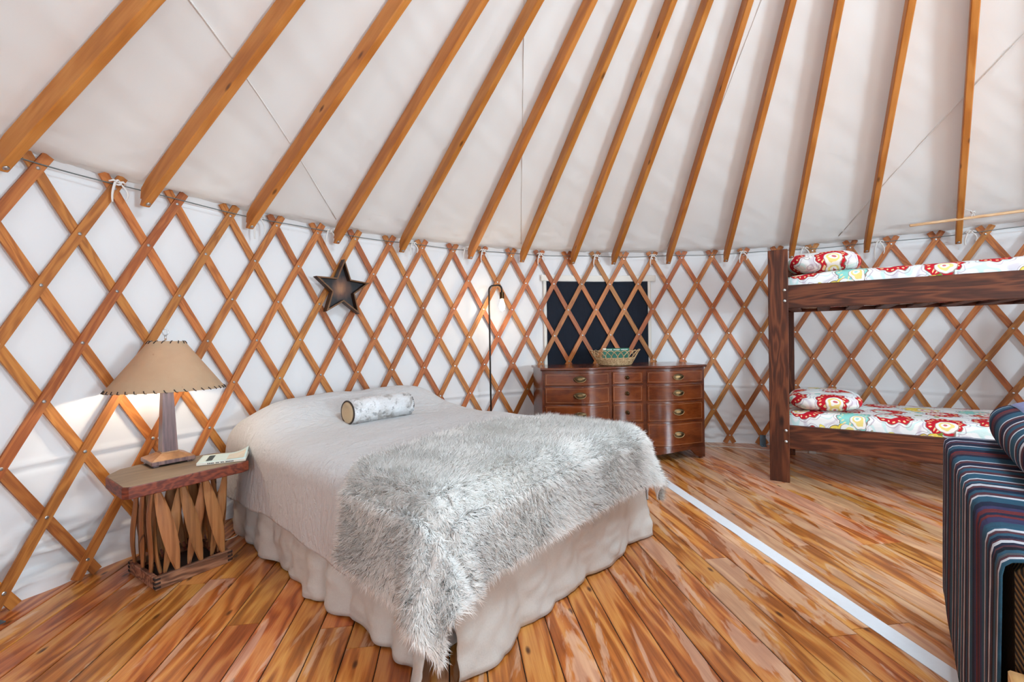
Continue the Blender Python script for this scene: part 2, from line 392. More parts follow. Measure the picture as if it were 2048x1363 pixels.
    base = mix(nt, band(sc, -1, .385), base, cc)
    base = mix(nt, math_(nt, 'MULTIPLY', band(sc, .375, .40), .8), base, S((120, 84, 70)))
    dots = math_(nt, 'MULTIPLY', band(sc, .27, .335), math_(nt, 'GREATER_THAN', math_(nt, 'SINE', math_(nt, 'MULTIPLY', ang, 18)), .25))
    base = mix(nt, math_(nt, 'MULTIPLY', dots, .8), base, S((240, 216, 160)))
    base = mix(nt, band(d2, -1, .235), base, W)
    base = mix(nt, math_(nt, 'MULTIPLY', band(d2, .22, .24), .7), base, S((130, 100, 90)))
    base = mix(nt, math_(nt, 'MULTIPLY', band(d2, .10, .16), .85), base, c2)
    base = mix(nt, math_(nt, 'MULTIPLY', band(d2, -1, .045), .85), base, cc)
    L(nt, base, p.inputs['Base Color']); p.inputs['Roughness'].default_value = .85; p.inputs['Specular IOR Level'].default_value = .15
    wn = noise(nt, vscale(nt, tc, (9, 6, 9)), 1, 4, .6, .6); bump(nt, p, wn, .6, .012)
    return m
M_PAIS = paisley('paisley_cotton')
TEAL, NAVY, MAR, WHT, RED, DK, GRY, PUR = S((48, 86, 106)), S((34, 40, 62)), S((92, 52, 58)), S((214, 212, 216)), S((116, 44, 44)), S((24, 26, 36)), S((86, 88, 92)), S((62, 58, 92))
STR = [(0, PUR), (.008, WHT), (.016, NAVY), (.075, WHT), (.084, PUR), (.10, MAR), (.12, NAVY), (.170, WHT), (.180, TEAL), (.225, NAVY), (.265, RED), (.285, MAR), (.32, NAVY), (.345, TEAL), (.412, WHT), (.422, MAR), (.45, NAVY), (.490, WHT), (.502, MAR), (.52, TEAL), (.555, MAR), (.583, WHT), (.592, TEAL), (.646, WHT), (.655, MAR), (.675, TEAL), (.69, NAVY), (.705, WHT), (.722, MAR), (.742, NAVY), (.765, TEAL), (.785, MAR)]
STR2 = [(.810, WHT), (.822, TEAL), (.865, NAVY), (.90, PUR), (.925, RED), (.95, NAVY), (.97, RED), (.985, PUR), (1.02, TEAL), (1.062, WHT), (1.076, MAR), (1.09, TEAL), (1.105, NAVY), (1.122, MAR), (1.132, WHT), (1.146, NAVY), (1.158, MAR), (1.168, DK), (1.185, TEAL), (1.20, GRY), (1.212, MAR), (1.220, WHT), (1.229, TEAL)]
def stripes(name):
    m, nt, p = newmat(name)
    tc = N(nt, 'ShaderNodeTexCoord').outputs['Object']
    sx = N(nt, 'ShaderNodeSeparateXYZ'); L(nt, tc, sx.inputs[0])
    wob = noise(nt, vscale(nt, tc, (60, 9, 9)), 1, 3, .6)
    x = math_(nt, 'MULTIPLY_ADD', math_(nt, 'SUBTRACT', wob, .5), .012, sx.outputs[0])
    f1 = math_(nt, 'DIVIDE', x, .81); a = ramp(nt, f1, [(q/.81, c) for q, c in STR], 'CONSTANT')
    f2 = math_(nt, 'DIVIDE', math_(nt, 'SUBTRACT', x, .81), .5); b = ramp(nt, f2, [(max(0, (q-.81)/.5), c) for q, c in STR2], 'CONSTANT')
    c = mix(nt, math_(nt, 'GREATER_THAN', x, .81), a, b)
    slub = noise(nt, vscale(nt, tc, (220, 18, 18)), 1, 3, .7)
    c = mix(nt, ramp(nt, slub, [(.45, (0,0,0,1)), (.75, (.7,.7,.7,1))]), c, S((30, 30, 46)))
    weave = noise(nt, vscale(nt, tc, (500, 500, 500)), 1, 2, .6)
    L(nt, mix(nt, math_(nt, 'MULTIPLY', weave, .35), c, S((20, 22, 30))), p.inputs['Base Color'])
    p.inputs['Roughness'].default_value = .9; p.inputs['Specular IOR Level'].default_value = .15
    bump(nt, p, weave, .5, .0015)
    return m
M_STRIPE = stripes('serape_stripes')
def ribbed(name):
    m, nt, p = newmat(name)
    tc = N(nt, 'ShaderNodeTexCoord').outputs['Object']
    wv = N(nt, 'ShaderNodeTexWave', bands_direction='DIAGONAL'); wv.inputs['Scale'].default_value = 46; wv.inputs['Distortion'].default_value = .6; L(nt, tc, wv.inputs['Vector'])
    L(nt, ramp(nt, wv.outputs['Fac'], [(.3, S((40, 28, 20))), (.7, S((128, 88, 50)))]), p.inputs['Base Color'])
    p.inputs['Roughness'].default_value = .9; bump(nt, p, wv.outputs['Fac'], .6, .002); return m
M_RIB = ribbed('brown_ribbed_upholstery')
M_PALEW = wood('pale_pine', S((186, 132, 78)), S((214, 166, 110)), S((230, 190, 140)), stretch=(1, 12, 12), rough=.5, var=.1)
M_DOWEL = wood('dowel_pine', S((190, 146, 100)), S((214, 172, 126)), S((226, 190, 148)), stretch=(1, 12, 12), rough=.55, var=.05)
M_SLAB = wood('nightstand_slab', S((86, 70, 54)), S((122, 104, 82)), S((146, 126, 102)), stretch=(1, 5, 5), scale=1.6, rough=.5, var=.0, rings=4, contrast=.8)
M_SLABE = wood('nightstand_slab_edge', S((76, 26, 16)), S((116, 46, 28)), S((140, 64, 40)), stretch=(3, 3, 14), scale=3, rough=.5, var=0)
M_SLAT = wood('cedar_slat', S((116, 72, 40)), S((158, 102, 58)), S((180, 124, 76)), stretch=(14, 14, 1), scale=1.8, rough=.6, knots=1.2, var=.2, rings=4, contrast=.7, hue=.008)
M_CRATE = wood('weathered_base_wood', S((70, 40, 28)), S((140, 92, 66)), S((176, 128, 98)), stretch=(1, 12, 12), rough=.65, var=.15)
M_ENDGR = plain('dark_end_grain', S((50, 30, 22)), .8)
M_LAMPW = wood('lamp_brown_wood', S((76, 52, 50)), S((110, 80, 78)), S((138, 104, 92)), stretch=(14, 14, 1), scale=2, rough=.35, var=0, rings=3, coat=.3)
M_LAMPB = wood('lamp_base_wood', S((110, 76, 46)), S((150, 108, 68)), S((176, 134, 90)), stretch=(4, 4, 4), scale=2, rough=.4, var=0, rings=3)
def shade_mat():
    m, nt, p = newmat('parchment_shade')
    tc = N(nt, 'ShaderNodeTexCoord').outputs['Object']
    c = mix(nt, noise(nt, tc, 9, 5, .6), S((176, 148, 118)), S((196, 170, 138)))
    k = ramp(nt, noise(nt, tc, 26, 2), [(.70, (0,0,0,1)), (.76, (1,1,1,1))]); c = mix(nt, math_(nt, 'MULTIPLY', k, .4), c, S((140, 98, 60)))
    L(nt, c, p.inputs['Base Color']); p.inputs['Roughness'].default_value = .7
    t = N(nt, 'ShaderNodeBsdfTranslucent'); t.inputs[0].default_value = S((226, 170, 96))
    mx = N(nt, 'ShaderNodeMixShader'); mx.inputs[0].default_value = .15
    L(nt, p.outputs[0], mx.inputs[1]); L(nt, t.outputs[0], mx.inputs[2]); L(nt, mx.outputs[0], nt.nodes['Material Output'].inputs[0]); return m
M_SHADE = shade_mat()
M_BULB = plain('lit_bulb', S((255, 240, 215)), .4, emit=(1, .83, .58, 1), es=14, bmp=0)
M_BLIND = cloth('black_window_flap', S((36, 40, 50)), S((26, 29, 37)), wrinkle=.8, wr_scale=(7, 7, 1.5), sheen=.05)
M_HEM = cloth('cream_webbing', S((228, 222, 212)), S((214, 208, 198)))
M_STAR = plain('bronze_star_edge', S((120, 82, 52)), .45, .4, nscale=30, var=.4)
def star_back():
    m, nt, p = newmat('burnished_star_panel')
    tc = N(nt, 'ShaderNodeTexCoord').outputs['Object']
    ln = N(nt, 'ShaderNodeVectorMath', operation='LENGTH'); L(nt, tc, ln.inputs[0])
    f = math_(nt, 'ADD', math_(nt, 'MULTIPLY', ln.outputs['Value'], 5.5), math_(nt, 'MULTIPLY', noise(nt, vscale(nt, tc, (20, 20, 6)), 1, 4), .6))
    L(nt, ramp(nt, f, [(.35, S((150, 104, 72))), (.62, S((92, 62, 48))), (.9, S((34, 30, 32)))]), p.inputs['Base Color'])
    p.inputs['Roughness'].default_value = .55; return m
M_STARB = star_back()
M_STARS = plain('dark_bronze_side', S((72, 48, 34)), .5, .3, nscale=24, var=.4)
M_WICK = wood('wicker', S((130, 92, 58)), S((190, 154, 112)), S((214, 184, 146)), stretch=(6, 6, 6), scale=6, rough=.6, var=.1)
M_GREEN = plain('green_book_cloth', S((34, 104, 82)), .6)
M_PAPER = plain('paper_pages', S((226, 216, 200)), .8)
M_MAG = plain('pale_aqua_cover', S((206, 226, 220)), .35, nscale=14, var=.14, bmp=0)
M_MAGPIC = plain('cover_picture', S((226, 214, 190)), .35, nscale=22, var=.45, bmp=0)
M_INK = plain('dark_ink', S((40, 54, 56)), .6)
M_WHITEINK = plain('white_lettering', S((214, 230, 222)), .6)
M_CORD = plain('white_cord', S((222, 218, 210)), .5)
M_GLASSW = plain('daylit_pane', S((220, 226, 232)), .2, emit=(.95, .98, 1, 1), es=2.0, bmp=0)
M_FRAMEW = wood('window_frame_wood', S((120, 62, 26)), S((168, 94, 42)), S((190, 118, 60)), stretch=(1, 12, 12), rough=.5)
M_BLUEC = cloth('blue_striped_cloth', S((120, 122, 160)), S((70, 74, 112)), weave=300)

# ------------------------------------------------------------------ floor
PA = math.radians(7.5)                      # planks run 7.5 deg left of +Y
pu = Vector((-math.sin(PA), math.cos(PA), 0)); pn = Vector((math.cos(PA), math.sin(PA), 0))
fl = MB(); nseg = 96
fl.add([(CX + (R+.17)*math.cos(2*PI*k/nseg), CY + (R+.17)*math.sin(2*PI*k/nseg), z) for z in (-.06, -.005) for k in range(nseg)],
       [tuple(range(nseg-1, -1, -1)), tuple(nseg+k for k in range(nseg))] + [(k, (k+1) % nseg, nseg+(k+1) % nseg, nseg+k) for k in range(nseg)])
floor = tag(fl.build('floor', M_GAP), 'round floor of worn orange pine planks', 'floor', kind='structure')
PW, S0 = .133, .104
cs = pn.x*CX + pn.y*CY; ct = pu.x*CX + pu.y*CY
rf = R + .12
for k in range(-60, 80):
    s0 = S0 + k*PW; s1 = s0 + PW
    a, b = s0 - cs, s1 - cs
    if abs(a) >= rf - .03 or abs(b) >= rf - .03: continue
    ha, hb = math.sqrt(rf*rf - a*a), math.sqrt(rf*rf - b*b)
    # butt joints
    cuts = []; y = -min(ha, hb) + random.uniform(.8, 2.6)
    while y < min(ha, hb) - .6:
        cuts.append(y); y += random.uniform(1.6, 3.4)
    ends = [(-ha, -hb)] + [(c, c) for c in cuts] + [(ha, hb)]
    for (ea0, eb0), (ea1, eb1) in zip(ends[:-1], ends[1:]):
        g = .0019; gx = .0008
        mid = (ea0 + ea1 + eb0 + eb1)/4; hw = PW/2 - g
        poly = [(ea0 - mid + gx, -hw*-1), (eb0 - mid + gx, hw*-1), (eb1 - mid - gx, hw*-1), (ea1 - mid - gx, hw)]
        # local X along plank (pu), local Y = rotated 90 ccw = -pn
        z = random.uniform(-.0007, .0007); c = .0030
        top = [(px, py*(1 - c/hw)) for i, (px, py) in enumerate(poly)]
        mb = MB(); vs = [(x_, y_, -.018) for x_, y_ in poly] + [(x_, y_, z - c) for x_, y_ in poly] + [(x_, y_, z) for x_, y_ in top]
        mb.add(vs, [(8, 9, 10, 11), (4, 5, 9, 8), (5, 6, 10, 9), (6, 7, 11, 10), (7, 4, 8, 11), (0, 1, 5, 4), (1, 2, 6, 5), (2, 3, 7, 6), (3, 0, 4, 7)])
        sc = (s0 + s1)/2; tcn = ct + mid
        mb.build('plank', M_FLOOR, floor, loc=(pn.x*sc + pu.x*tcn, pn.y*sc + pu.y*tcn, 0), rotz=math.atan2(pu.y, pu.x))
# white painted strip on the floor
st = MB(); L0, L1 = -1.0, 4.35
n = 60; sl, sr = 1.647, 1.726
vs = []
for i in range(n+1):
    t = L0 + (L1-L0)*i/n
    for s_, j in ((sl + random.uniform(-.004, .002), 0), (sr + random.uniform(-.0012, .0012), 1)):
        q = pn*s_ + pu*t; vs.append((q.x, q.y, .0005)); vs.append((q.x, q.y, .0030))
fs = []
for i in range(n):
    a = i*4; b = a+4
    fs += [(a+1, a+3, b+3, b+1), (a, a+1, b+1, b), (a+3, a+2, b+2, b+3), (a+2, a, b, b+2)]
st.add(vs, fs); tag(st.build('floor_strip', M_TAPE), 'long narrow white strip running across the plank floor beside the bed', 'floor strip')

# ------------------------------------------------------------------ wall: canvas, lattice, cable
nth, nz = 700, 150
th = np.linspace(0, 2*PI, nth, endpoint=False)[:, None]; zz = np.linspace(-.002, 2.16, nz)[None, :]
fw = sines(3, 14, 2.5, 16, (3.9, .35)); fb = sines(5, 18, 6, 40, (3.9, 1.6))
arc = th*1.0
low = np.exp(-((zz-.10)/.16)**2)
bil = np.clip(fw(arc, zz), -1, 1)*.012 + low*(np.abs(fb(arc, zz*2))*.15 + .008) + .006*np.clip(fb(arc*1.3, zz*.4), -1, 1)
seam = .009*np.exp(-((zz-.622-.008*np.sin(arc*5))/.014)**2) - .010*np.exp(-((zz-.596-.008*np.sin(arc*5))/.012)**2)
vseam = 0
for a in range(0, 360, 13): vseam = vseam - .005*np.exp(-((np.mod(th - math.radians(a)+PI, 2*PI)-PI)/.0035)**2)
bil = np.minimum(bil, .085)*np.clip(.35 + zz/.10, 0, 1)
rad = R + .030 + np.maximum(bil, -.012) - seam + vseam*.8
P = np.stack([rad*np.cos(th), rad*np.sin(th), np.broadcast_to(zz, rad.shape)], -1)
wall = grid('wall_back', P, M_WALL, closed_u=True, loc=(CX, CY, 0))
tag(wall, 'round white canvas yurt wall behind a diamond lattice', 'wall', kind='structure')
def lath_mesh(name, sgn, r, t0=-.27, t1=7.30, wd=.046, tk=.012, n=26):
    v = []; f = []; uv = []
    for i in range(n+1):
        t = t0 + (t1-t0)*i/n
        def pos(tt): return Vector((r*math.cos(sgn*tt*DTH/2), r*math.sin(sgn*tt*DTH/2), Z0 - tt*DZ))
        p = pos(t); tg = (pos(t+.01) - pos(t-.01)).normalized(); nr = Vector((-p.x, -p.y, 0)).normalized(); sd = tg.cross(nr).normalized()
        e = 1.0
        for a, b in ((-1, -1), (1, -1), (1, 1), (-1, 1)):
            v.append(p + sd*(a*wd/2*e) + nr*(b*tk/2))
    for i in range(n):
        for k in range(4):
            l = (k+1) % 4; f.append((i*4+k, i*4+l, i*4+4+l, i*4+4+k))
    f += [(3, 2, 1, 0), tuple(n*4+k for k in range(4))]
    me = bpy.data.meshes.new(name); me.from_pydata([tuple(p) for p in v], [], f)
    u = me.uv_layers.new(name='UVMap'); ln = (t1-t0)*math.hypot(DZ, R*DTH/2)
    vv = [0, .045, .060, .105]
    for poly in me.polygons:
        for li in poly.loop_indices:
            vi = me.loops[li].vertex_index; u.data[li].uv = (vi//4/n*ln, vv[vi % 4] if True else 0)
    me.materials.append(M_LATH); return me
me_in = lath_mesh('lath_inner', 1, R - .013); me_out = lath_mesh('lath_outer', -1, R)
bb = MB()
for k in range(8):
    a = k*DTH/2; p = Vector(((R-.019)*math.cos(a), (R-.019)*math.sin(a), Z0-k*DZ)); nr = Vector((-math.cos(a), -math.sin(a), 0))
    Mr = nr.to_track_quat('Z', 'Y').to_matrix()
    bb.lathe([(.0085, 0), (.0085, .002), (.006, .004), (0, .0048)], 8, p, Mr)
me_b = bpy.data.meshes.new('bolts'); me_b.from_pydata(bb.v, [], bb.f); me_b.materials.append(M_STEEL)
for j in range(-13, 40):
    o = bpy.data.objects.new('lath', me_in); COL.objects.link(o); o.parent = wall; o.rotation_euler = (0, 0, TH0 - j*DTH)
    q = bpy.data.objects.new('bolts', me_b); COL.objects.link(q); q.parent = o; q['kind'] = 'stuff'
    o = bpy.data.objects.new('lath', me_out); COL.objects.link(o); o.parent = wall; o.rotation_euler = (0, 0, TH0 - j*DTH)
cb = MB(); cpts = []
for k in range(361):
    a = 2*PI*k/360; cpts.append(((R-.022)*math.cos(a), (R-.022)*math.sin(a), 2.044 + .004*math.sin(a*26)))
cb.tube(cpts[:-1], .0032, 6, closed=True); cb.build('tension_cable', M_CABLE, wall, smooth=True)
def tie(ang_deg, long=.13, kind=0):
    a = math.radians(ang_deg); r = R - .034; e = Vector((-math.sin(a), math.cos(a), 0)); nr = Vector((-math.cos(a), -math.sin(a), 0))
    o = Vector((r*math.cos(a), r*math.sin(a), 2.05)); mb = MB()
    for s, ln, bx in ((1, long, .02), (-.6, long*.75, -.035)):
        rows = []
        for i in range(8):
            t = i/7; c = o + e*(s*.012 + bx*math.sin(t*2.2)) + Vector((0, 0, -t*ln)) + nr*(.006 + .008*math.sin(t*3))
            rows.append((c - e*(.007*(1-.4*t)), c + e*(.007*(1-.4*t))))
        vs = [p for rw in rows for p in rw]; vs += [Vector(p) + nr*.002 for p in vs]
        m_ = 16; fs = []
        for i in range(7): fs += [(2*i, 2*i+1, 2*i+3, 2*i+2), (m_+2*i+1, m_+2*i, m_+2*i+2, m_+2*i+3), (2*i, 2*i+2, m_+2*i+2, m_+2*i), (2*i+1, m_+2*i+1, m_+2*i+3, 2*i+3)]
        mb.add(vs, fs)
    mb.tube([o + e*(.012*math.cos(q)) + nr*(.008 + .006*math.sin(q*2)) + Vector((0, 0, .012*math.sin(q))) for q in [2*PI*i/12 for i in range(12)]], .005, 6, closed=True)
    for sx in (-1, 1): mb.tube([o + nr*.006, o + e*(sx*.022) + nr*.01 + Vector((0, 0, .008)), o + e*(sx*.04) + nr*.002 + Vector((0, 0, -.002))], [.005, .006, .004], 6)
    mb.build('cloth_tie', M_TIE, wall, smooth=True)
for a in (159.4, 147.6, 139.6, 128.4, 117.6, 108.3, 99.0, 89.7, 76.0, 67.6, 58.6, 49.3, 120.4): tie(a, .16 if a in (147.6, 58.6) else .11)

# ------------------------------------------------------------------ window flap behind the lattice
def wallpatch(name, a0, a1, z0, z1, r, mat, parent, tk=.004, wav=0, n=40, kind=None):
    A = np.radians(np.linspace(a0, a1, n))[:, None]; Zv = np.linspace(z0, z1, 14)[None, :]
    rr = r + wav*np.sin(A*95)*(.4 + .6*(z1-Zv)/(z1-z0)) + wav*.5*np.sin(A*41+1) + 0*Zv
    return grid(name, np.stack([rr*np.cos(A), rr*np.sin(A), Zv + 0*A], -1), mat, parent, solid=tk)
win = bpy.data.objects.new('window_1', None); COL.objects.link(win); win.location = (CX, CY, 0)
tag(win, 'window closed by a black flap behind the lattice over the dresser', 'window', kind='structure')
wallpatch('window_flap', 90.4, 107.1, .70, 1.775, R + .0150, M_BLIND, win, wav=.004)
wallpatch('header_band', 89.1, 108.0, 1.778, 1.842, R + .0105, M_HEM, win)
for a0, a1 in ((107.1, 107.6), (89.9, 90.4)): wallpatch('side_hem', a0, a1, .70, 1.778, R + .0115, M_HEM, win, n=4)

# ------------------------------------------------------------------ openings behind the viewer
def opening(name, a, ww, hh, zc, label):
    t = math.radians(a); w_ = thing(name, label, 'door' if 'door' in name else 'window', (CX + (R-.05)*math.cos(t), CY + (R-.05)*math.sin(t), zc), t - PI/2); w_['kind'] = 'structure'
    p = MB(); p.box((0, 0, 0), (ww/2, .006, hh/2)); p.build('pane', M_GLASSW, w_)
    for sx in (-1, 1):
        f = MB(); f.box((sx*(ww/2+.04), 0, 0), (.04, .03, hh/2+.08), ch=.004); f.build('frame_post', M_FRAMEW, w_)
        f = MB(); f.box((0, 0, sx*(hh/2+.04)), (ww/2, .03, .04), ch=.004); f.build('frame_rail', M_FRAMEW, w_)
    f = MB(); f.box((0, -.012, 0), (.018, .012, hh/2)); f.build('mullion', M_FRAMEW, w_)
opening('door_1', *WINDOWS[0][:4], 'glazed entrance door in the wall behind the viewer')
opening('window_2', *WINDOWS[1][:4], 'daylit window right of the entrance door')
opening('window_3', *WINDOWS[2][:4], 'daylit window beyond the bunk bed')
opening('added_pane', *WINDOWS[3][:4], 'added glowing pane left of the entrance door')  # unseen pane added to bring in more light, not a known window

# ------------------------------------------------------------------ roof: canvas, rafters, ring
RE = R - .06; ZAX = 2.02; RH, RT = .10, .042       # rafter depth / thickness
def zroof(r): return ZAX + SLOPE*(RE - r) + RH/2/math.cos(math.atan(SLOPE)) + .004
nth, nr_ = 640, 110
th = np.linspace(0, 2*PI, nth, endpoint=False)[:, None]; rr = np.linspace(R + .045, .62, nr_)[None, :]
fr = sines(21, 16, 3, 22, (3.5, 1.1)); fe = sines(23, 20, 10, 60, (3.5, 3.0))
eav = np.exp(-((R - rr)/.30)**2)
X_, Y_ = rr*np.cos(th), rr*np.sin(th)
zc = ZAX + SLOPE*(RE - np.minimum(rr, R-.03)) + RH/2/math.cos(math.atan(SLOPE)) + .006
zc = np.where(rr > R-.16, np.maximum(zc, 2.092 + (R-.16-rr)*.02), zc)
zc = zc + .010 + .005*np.clip(fr(th*rr, rr), -1.2, 1.2) + eav*.014*np.clip(fe(th*2.5, rr*2), -1, 1)
roof = grid('ceiling', np.stack([X_, Y_, zc], -1), M_ROOF, closed_u=True, loc=(CX, CY, 0))
tag(roof, 'cream canvas yurt roof carried on radiating wooden rafters', 'ceiling', kind='structure')
RAF = [(166.2, 166.0, 3.01), (157.5, 157.6, 2.69), (148.5, 147.9, 2.42), (138.8, 138.2, 2.22), (130.1, 129.7, 2.09), (119.8, 120.2, 1.98), (111.4, 112.6, 1.92), (103.0, 104.5, 1.88), (96.2, 97.1, 1.85), (87.3, 89.0, 1.85), (78.5, 80.7, 1.87), (69.3, 72.1, 1.9), (60.0, 60.8, 1.99), (50.4, 52.3, 2.09)]
for a in np.arange(41.5, -186, -8.95): RAF.append((a, a, 2.0))
for i, (a0, a1, rm) in enumerate(RAF):
    t0, t1 = math.radians(a0), math.radians(a1)
    p0 = Vector((RE*math.cos(t0), RE*math.sin(t0), ZAX)); p1 = Vector((rm*math.cos(t1), rm*math.sin(t1), ZAX + SLOPE*(RE-rm)))
    d = (p1-p0).normalized(); up = (Vector((0, 0, 1)) - d*d.z).normalized(); sd = d.cross(up)
    # length to the ring (radius .70)
    q = p0.copy(); ln = 0
    while math.hypot(q.x, q.y) > .72 and ln < 4.2: ln += .02; q = p0 + d*ln
    h = RH/2; c = .005; v = []
    # side outline in (along, up): tip with a near-vertical end face and a notch for the cable
    out = [(-.045, -h), (ln, -h), (ln, h), (.075, h), (.005, h-.012), (-.034, -.008), (-.022, -.016), (-.058, -h+.012)]
    mb = MB(); m_ = len(out)
    def ring(w_, k):
        cxo = ln/2
        return [p0 + d*(x if k == 0 else x) + up*(y*(1 if k == 0 else (1-c/h))) + sd*w_ for x, y in out]
    v = ring(-RT/2, 1) + ring(-RT/2 + c, 0) + ring(RT/2 - c, 0) + ring(RT/2, 1)
    f = [tuple(range(m_)), tuple(3*m_ + k for k in range(m_-1, -1, -1))]
    for r_ in range(3):
        for k in range(m_):
            l = (k+1) % m_; f.append((r_*m_+k, (r_+1)*m_+k, (r_+1)*m_+l, r_*m_+l))
    Ro = Matrix((d, sd.cross(d), sd)).transposed()      # local X along rafter
    inv = Ro.transposed(); v = [inv @ (p - p0) for p in v]
    mb.add(v, f); o = mb.build('rafter', M_RAFT, roof); o.matrix_local = Matrix.Translation(p0) @ Ro.to_4x4()
    # bolt head on the underside near the tip
    b = MB(); b.lathe([(.012, 0), (.012, .003), (.007, .006), (0, .007)], 10, (-.022, -h, 0), rotm('X', PI/2)); b.build('bolt_head', M_STEEL, o, smooth=True)
ringm = MB(); ringm.lathe([(.62, 0), (.76, 0), (.76, .16), (.62, .16), (.62, 0)], 48, (0, 0, zroof(.7) - .19)); ringm.build('compression_ring', M_RAFT, roof)
dm = MB(); dm.lathe([(.74, 0), (.70, .12), (.55, .25), (.3, .33), (0, .36)], 40, (0, 0, zroof(.7) - .02)); dm.build('skylight_dome', M_GLASSW, roof, smooth=True)
def zr_at(x, y): return zroof(math.hypot(x, y)) + .006
def seamline(pts):
    mb = MB(); P_ = []
    for a, b in zip(pts[:-1], pts[1:]):
        for i in range(8):
            t = i/8; x = a[0] + (b[0]-a[0])*t; y = a[1] + (b[1]-a[1])*t; P_.append((x, y, zr_at(x, y) + .0035))
    P_.append((pts[-1][0], pts[-1][1], zr_at(*pts[-1]) + .0035)); mb.tube(P_, .0045, 5); mb.build('canvas_seam', M_ROOF, roof, smooth=True)
SEAMS = [[(x_, .75), (x_, math.sqrt(3.80**2 - x_*x_))] for x_ in (-2.885, -1.42, .15, 1.70)]
for s_ in SEAMS: seamline(s_)

# ------------------------------------------------------------------ bed
BO = Vector((-.255, 1.575, 0)); BA = math.radians(48.944)        # local X = across the foot, local Y = toward the head
BW, BL_, BT = 1.545, 2.03, .615
bed = thing('bed', 'queen bed under a grey duvet with a beige linen skirt', 'bed', BO, BA)
mb = MB(); mb.box((BW/2, BL_/2 + .02, .17), (BW/2-.05, BL_/2-.05, .15), ch=.02); mb.build('box_spring', M_BEDBASE, bed)
mb = MB(); mb.box((BW/2, BL_/2 + .02, .455), (BW/2-.03, BL_/2-.03, .13), ch=.04); mb.build('mattress', M_BEDBASE, bed)
for x in (.12, BW-.12):
    for y in (.14, BL_-.10):
        mb = MB(); mb.box((x, y, .01), (.03, .03, .01)); mb.build('leg', M_BLACK, bed)
def skirt(name, p0, p1, out, seed, lift=0.0, end0=0.0, end1=0.0):
    n, m = 180, 22
    s = np.linspace(0, 1, n)[:, None]; z = np.linspace(.0, 1, m)[None, :]
    ln = math.hypot(p1[0]-p0[0], p1[1]-p0[1]); x = s*ln
    f1 = sines(seed, 9, 9, 34, (1, .12)); f2 = sines(seed+1, 7, 14, 50, (1, .7))
    h = (1-z)
    fo = np.abs(f1(x, h*.35*ln)); off = .012 + h**1.1*(.006 + .060*np.clip(fo, 0, 1.1)) + .012*np.abs(f2(x, h*1.2))*(.3+.7*h)
    fl_ = end0*np.exp(-(x/.10)**2) + end1*np.exp(-((ln-x)/.10)**2)
    off = off + h*fl_
    zb = .006 + .008*np.clip(f1(x+3, x*0), 0, 1) + lift*np.exp(-((x/ln-.5)/.3)**2)*.02
    Z = zb + (.40-zb)*z
    px = p0[0] + (p1[0]-p0[0])*s + out[0]*off; py = p0[1] + (p1[1]-p0[1])*s + out[1]*off
    return grid(name, np.stack([px + 0*z, py + 0*z, Z], -1), M_SKIRT, bed, solid=.003)
skirt('skirt_panel', (-.005, 2.0), (-.005, .0), (-1, 0), 41, end1=.03)
skirt('skirt_panel', (.02, -.005), (BW-.005, -.005), (0, -1), 47, end0=.03, end1=.02)
skirt('skirt_panel', (BW+.005, .0), (BW+.005, 2.0), (1, 0), 53)
# --- drape of a sheet over the bed (local bed coordinates)
def drape(U, V, rho, flare, top, pleat=0.0, npl=3):
    k = rho*.62
    sx = np.where(U < BW/2, -1.0, 1.0)
    ox = np.maximum(0, np.maximum(k - U, U - (BW-k))); oy = np.maximum(0, k - V)
    px = np.clip(U, k, BW-k); py = np.maximum(V, k)
    d = np.hypot(ox, oy); dd = np.where(d > 1e-9, d, 1)
    nx, ny = sx*ox/dd, -oy/dd
    phi = np.arctan2(oy, ox)
    q = rho*PI/2; t = np.minimum(d, q)/rho
    out = np.where(d < q, rho*np.sin(t), rho + flare*(d-q)); drop = np.where(d < q, rho*(1-np.cos(t)), rho + (d-q)*.985)
    hang = np.clip((d-q)/.2, 0, 1.6)
    out = out + pleat*hang*(np.sin(phi*2)*.9 + .55*np.sin(phi*2*npl)*np.sin(phi*2))
    return px + nx*out, py + ny*out, top - drop
def bed_top(U, V):
    hump = .175*np.exp(-((V-1.86)/.24)**2)*(1/(1+np.exp(-(U-.06)/.07)))*(1/(1+np.exp((U-BW+.10)/.07)))
    crown = .018*np.sin(np.clip(U/BW, 0, 1)*PI)
    return BT + hump*(1 - .10*np.exp(-((U-BW/2)/.10)**2)) + crown
nU, nV = 220, 240
Ug = np.linspace(-.375, BW+.30, nU)[:, None] + np.zeros((1, nV)); Vg = np.linspace(-.26, 2.10, nV)[None, :] + np.zeros((nU, 1))
f1 = sines(71, 18, 5, 34, (1, 1)); f2 = sines(73, 16, 18, 70, (.6, 1)); f3 = sines(75, 10, 8, 22, (.25, 1))
tp = bed_top(Ug, Vg)
X, Y, Z = drape(Ug, Vg, .095, .05, tp, .02)
hang = np.clip((-Ug-.06)/.2, 0, 1)
# hem length wavers
Z = Z + .0075*f1(Ug, Vg) + .0045*f2(Ug, Vg)
X = X - hang*(.016*np.clip(f3(Ug, Vg), -1.5, 1.5)) - hang*.01
Z = Z + hang*.014*np.sin(Vg*5.3+1)
Y = np.where(Vg > 1.9, Y + 0.0, Y)
Z = np.where(Vg > 2.02, Z - (Vg-2.02)*2.0, Z)
dv = grid('duvet', np.stack([X, Y, Z], -1), M_DUVET, loc=BO, rotz=BA, solid=-.012)
tag(dv, 'light grey linen duvet pulled smooth over the pillows on the bed', 'duvet')
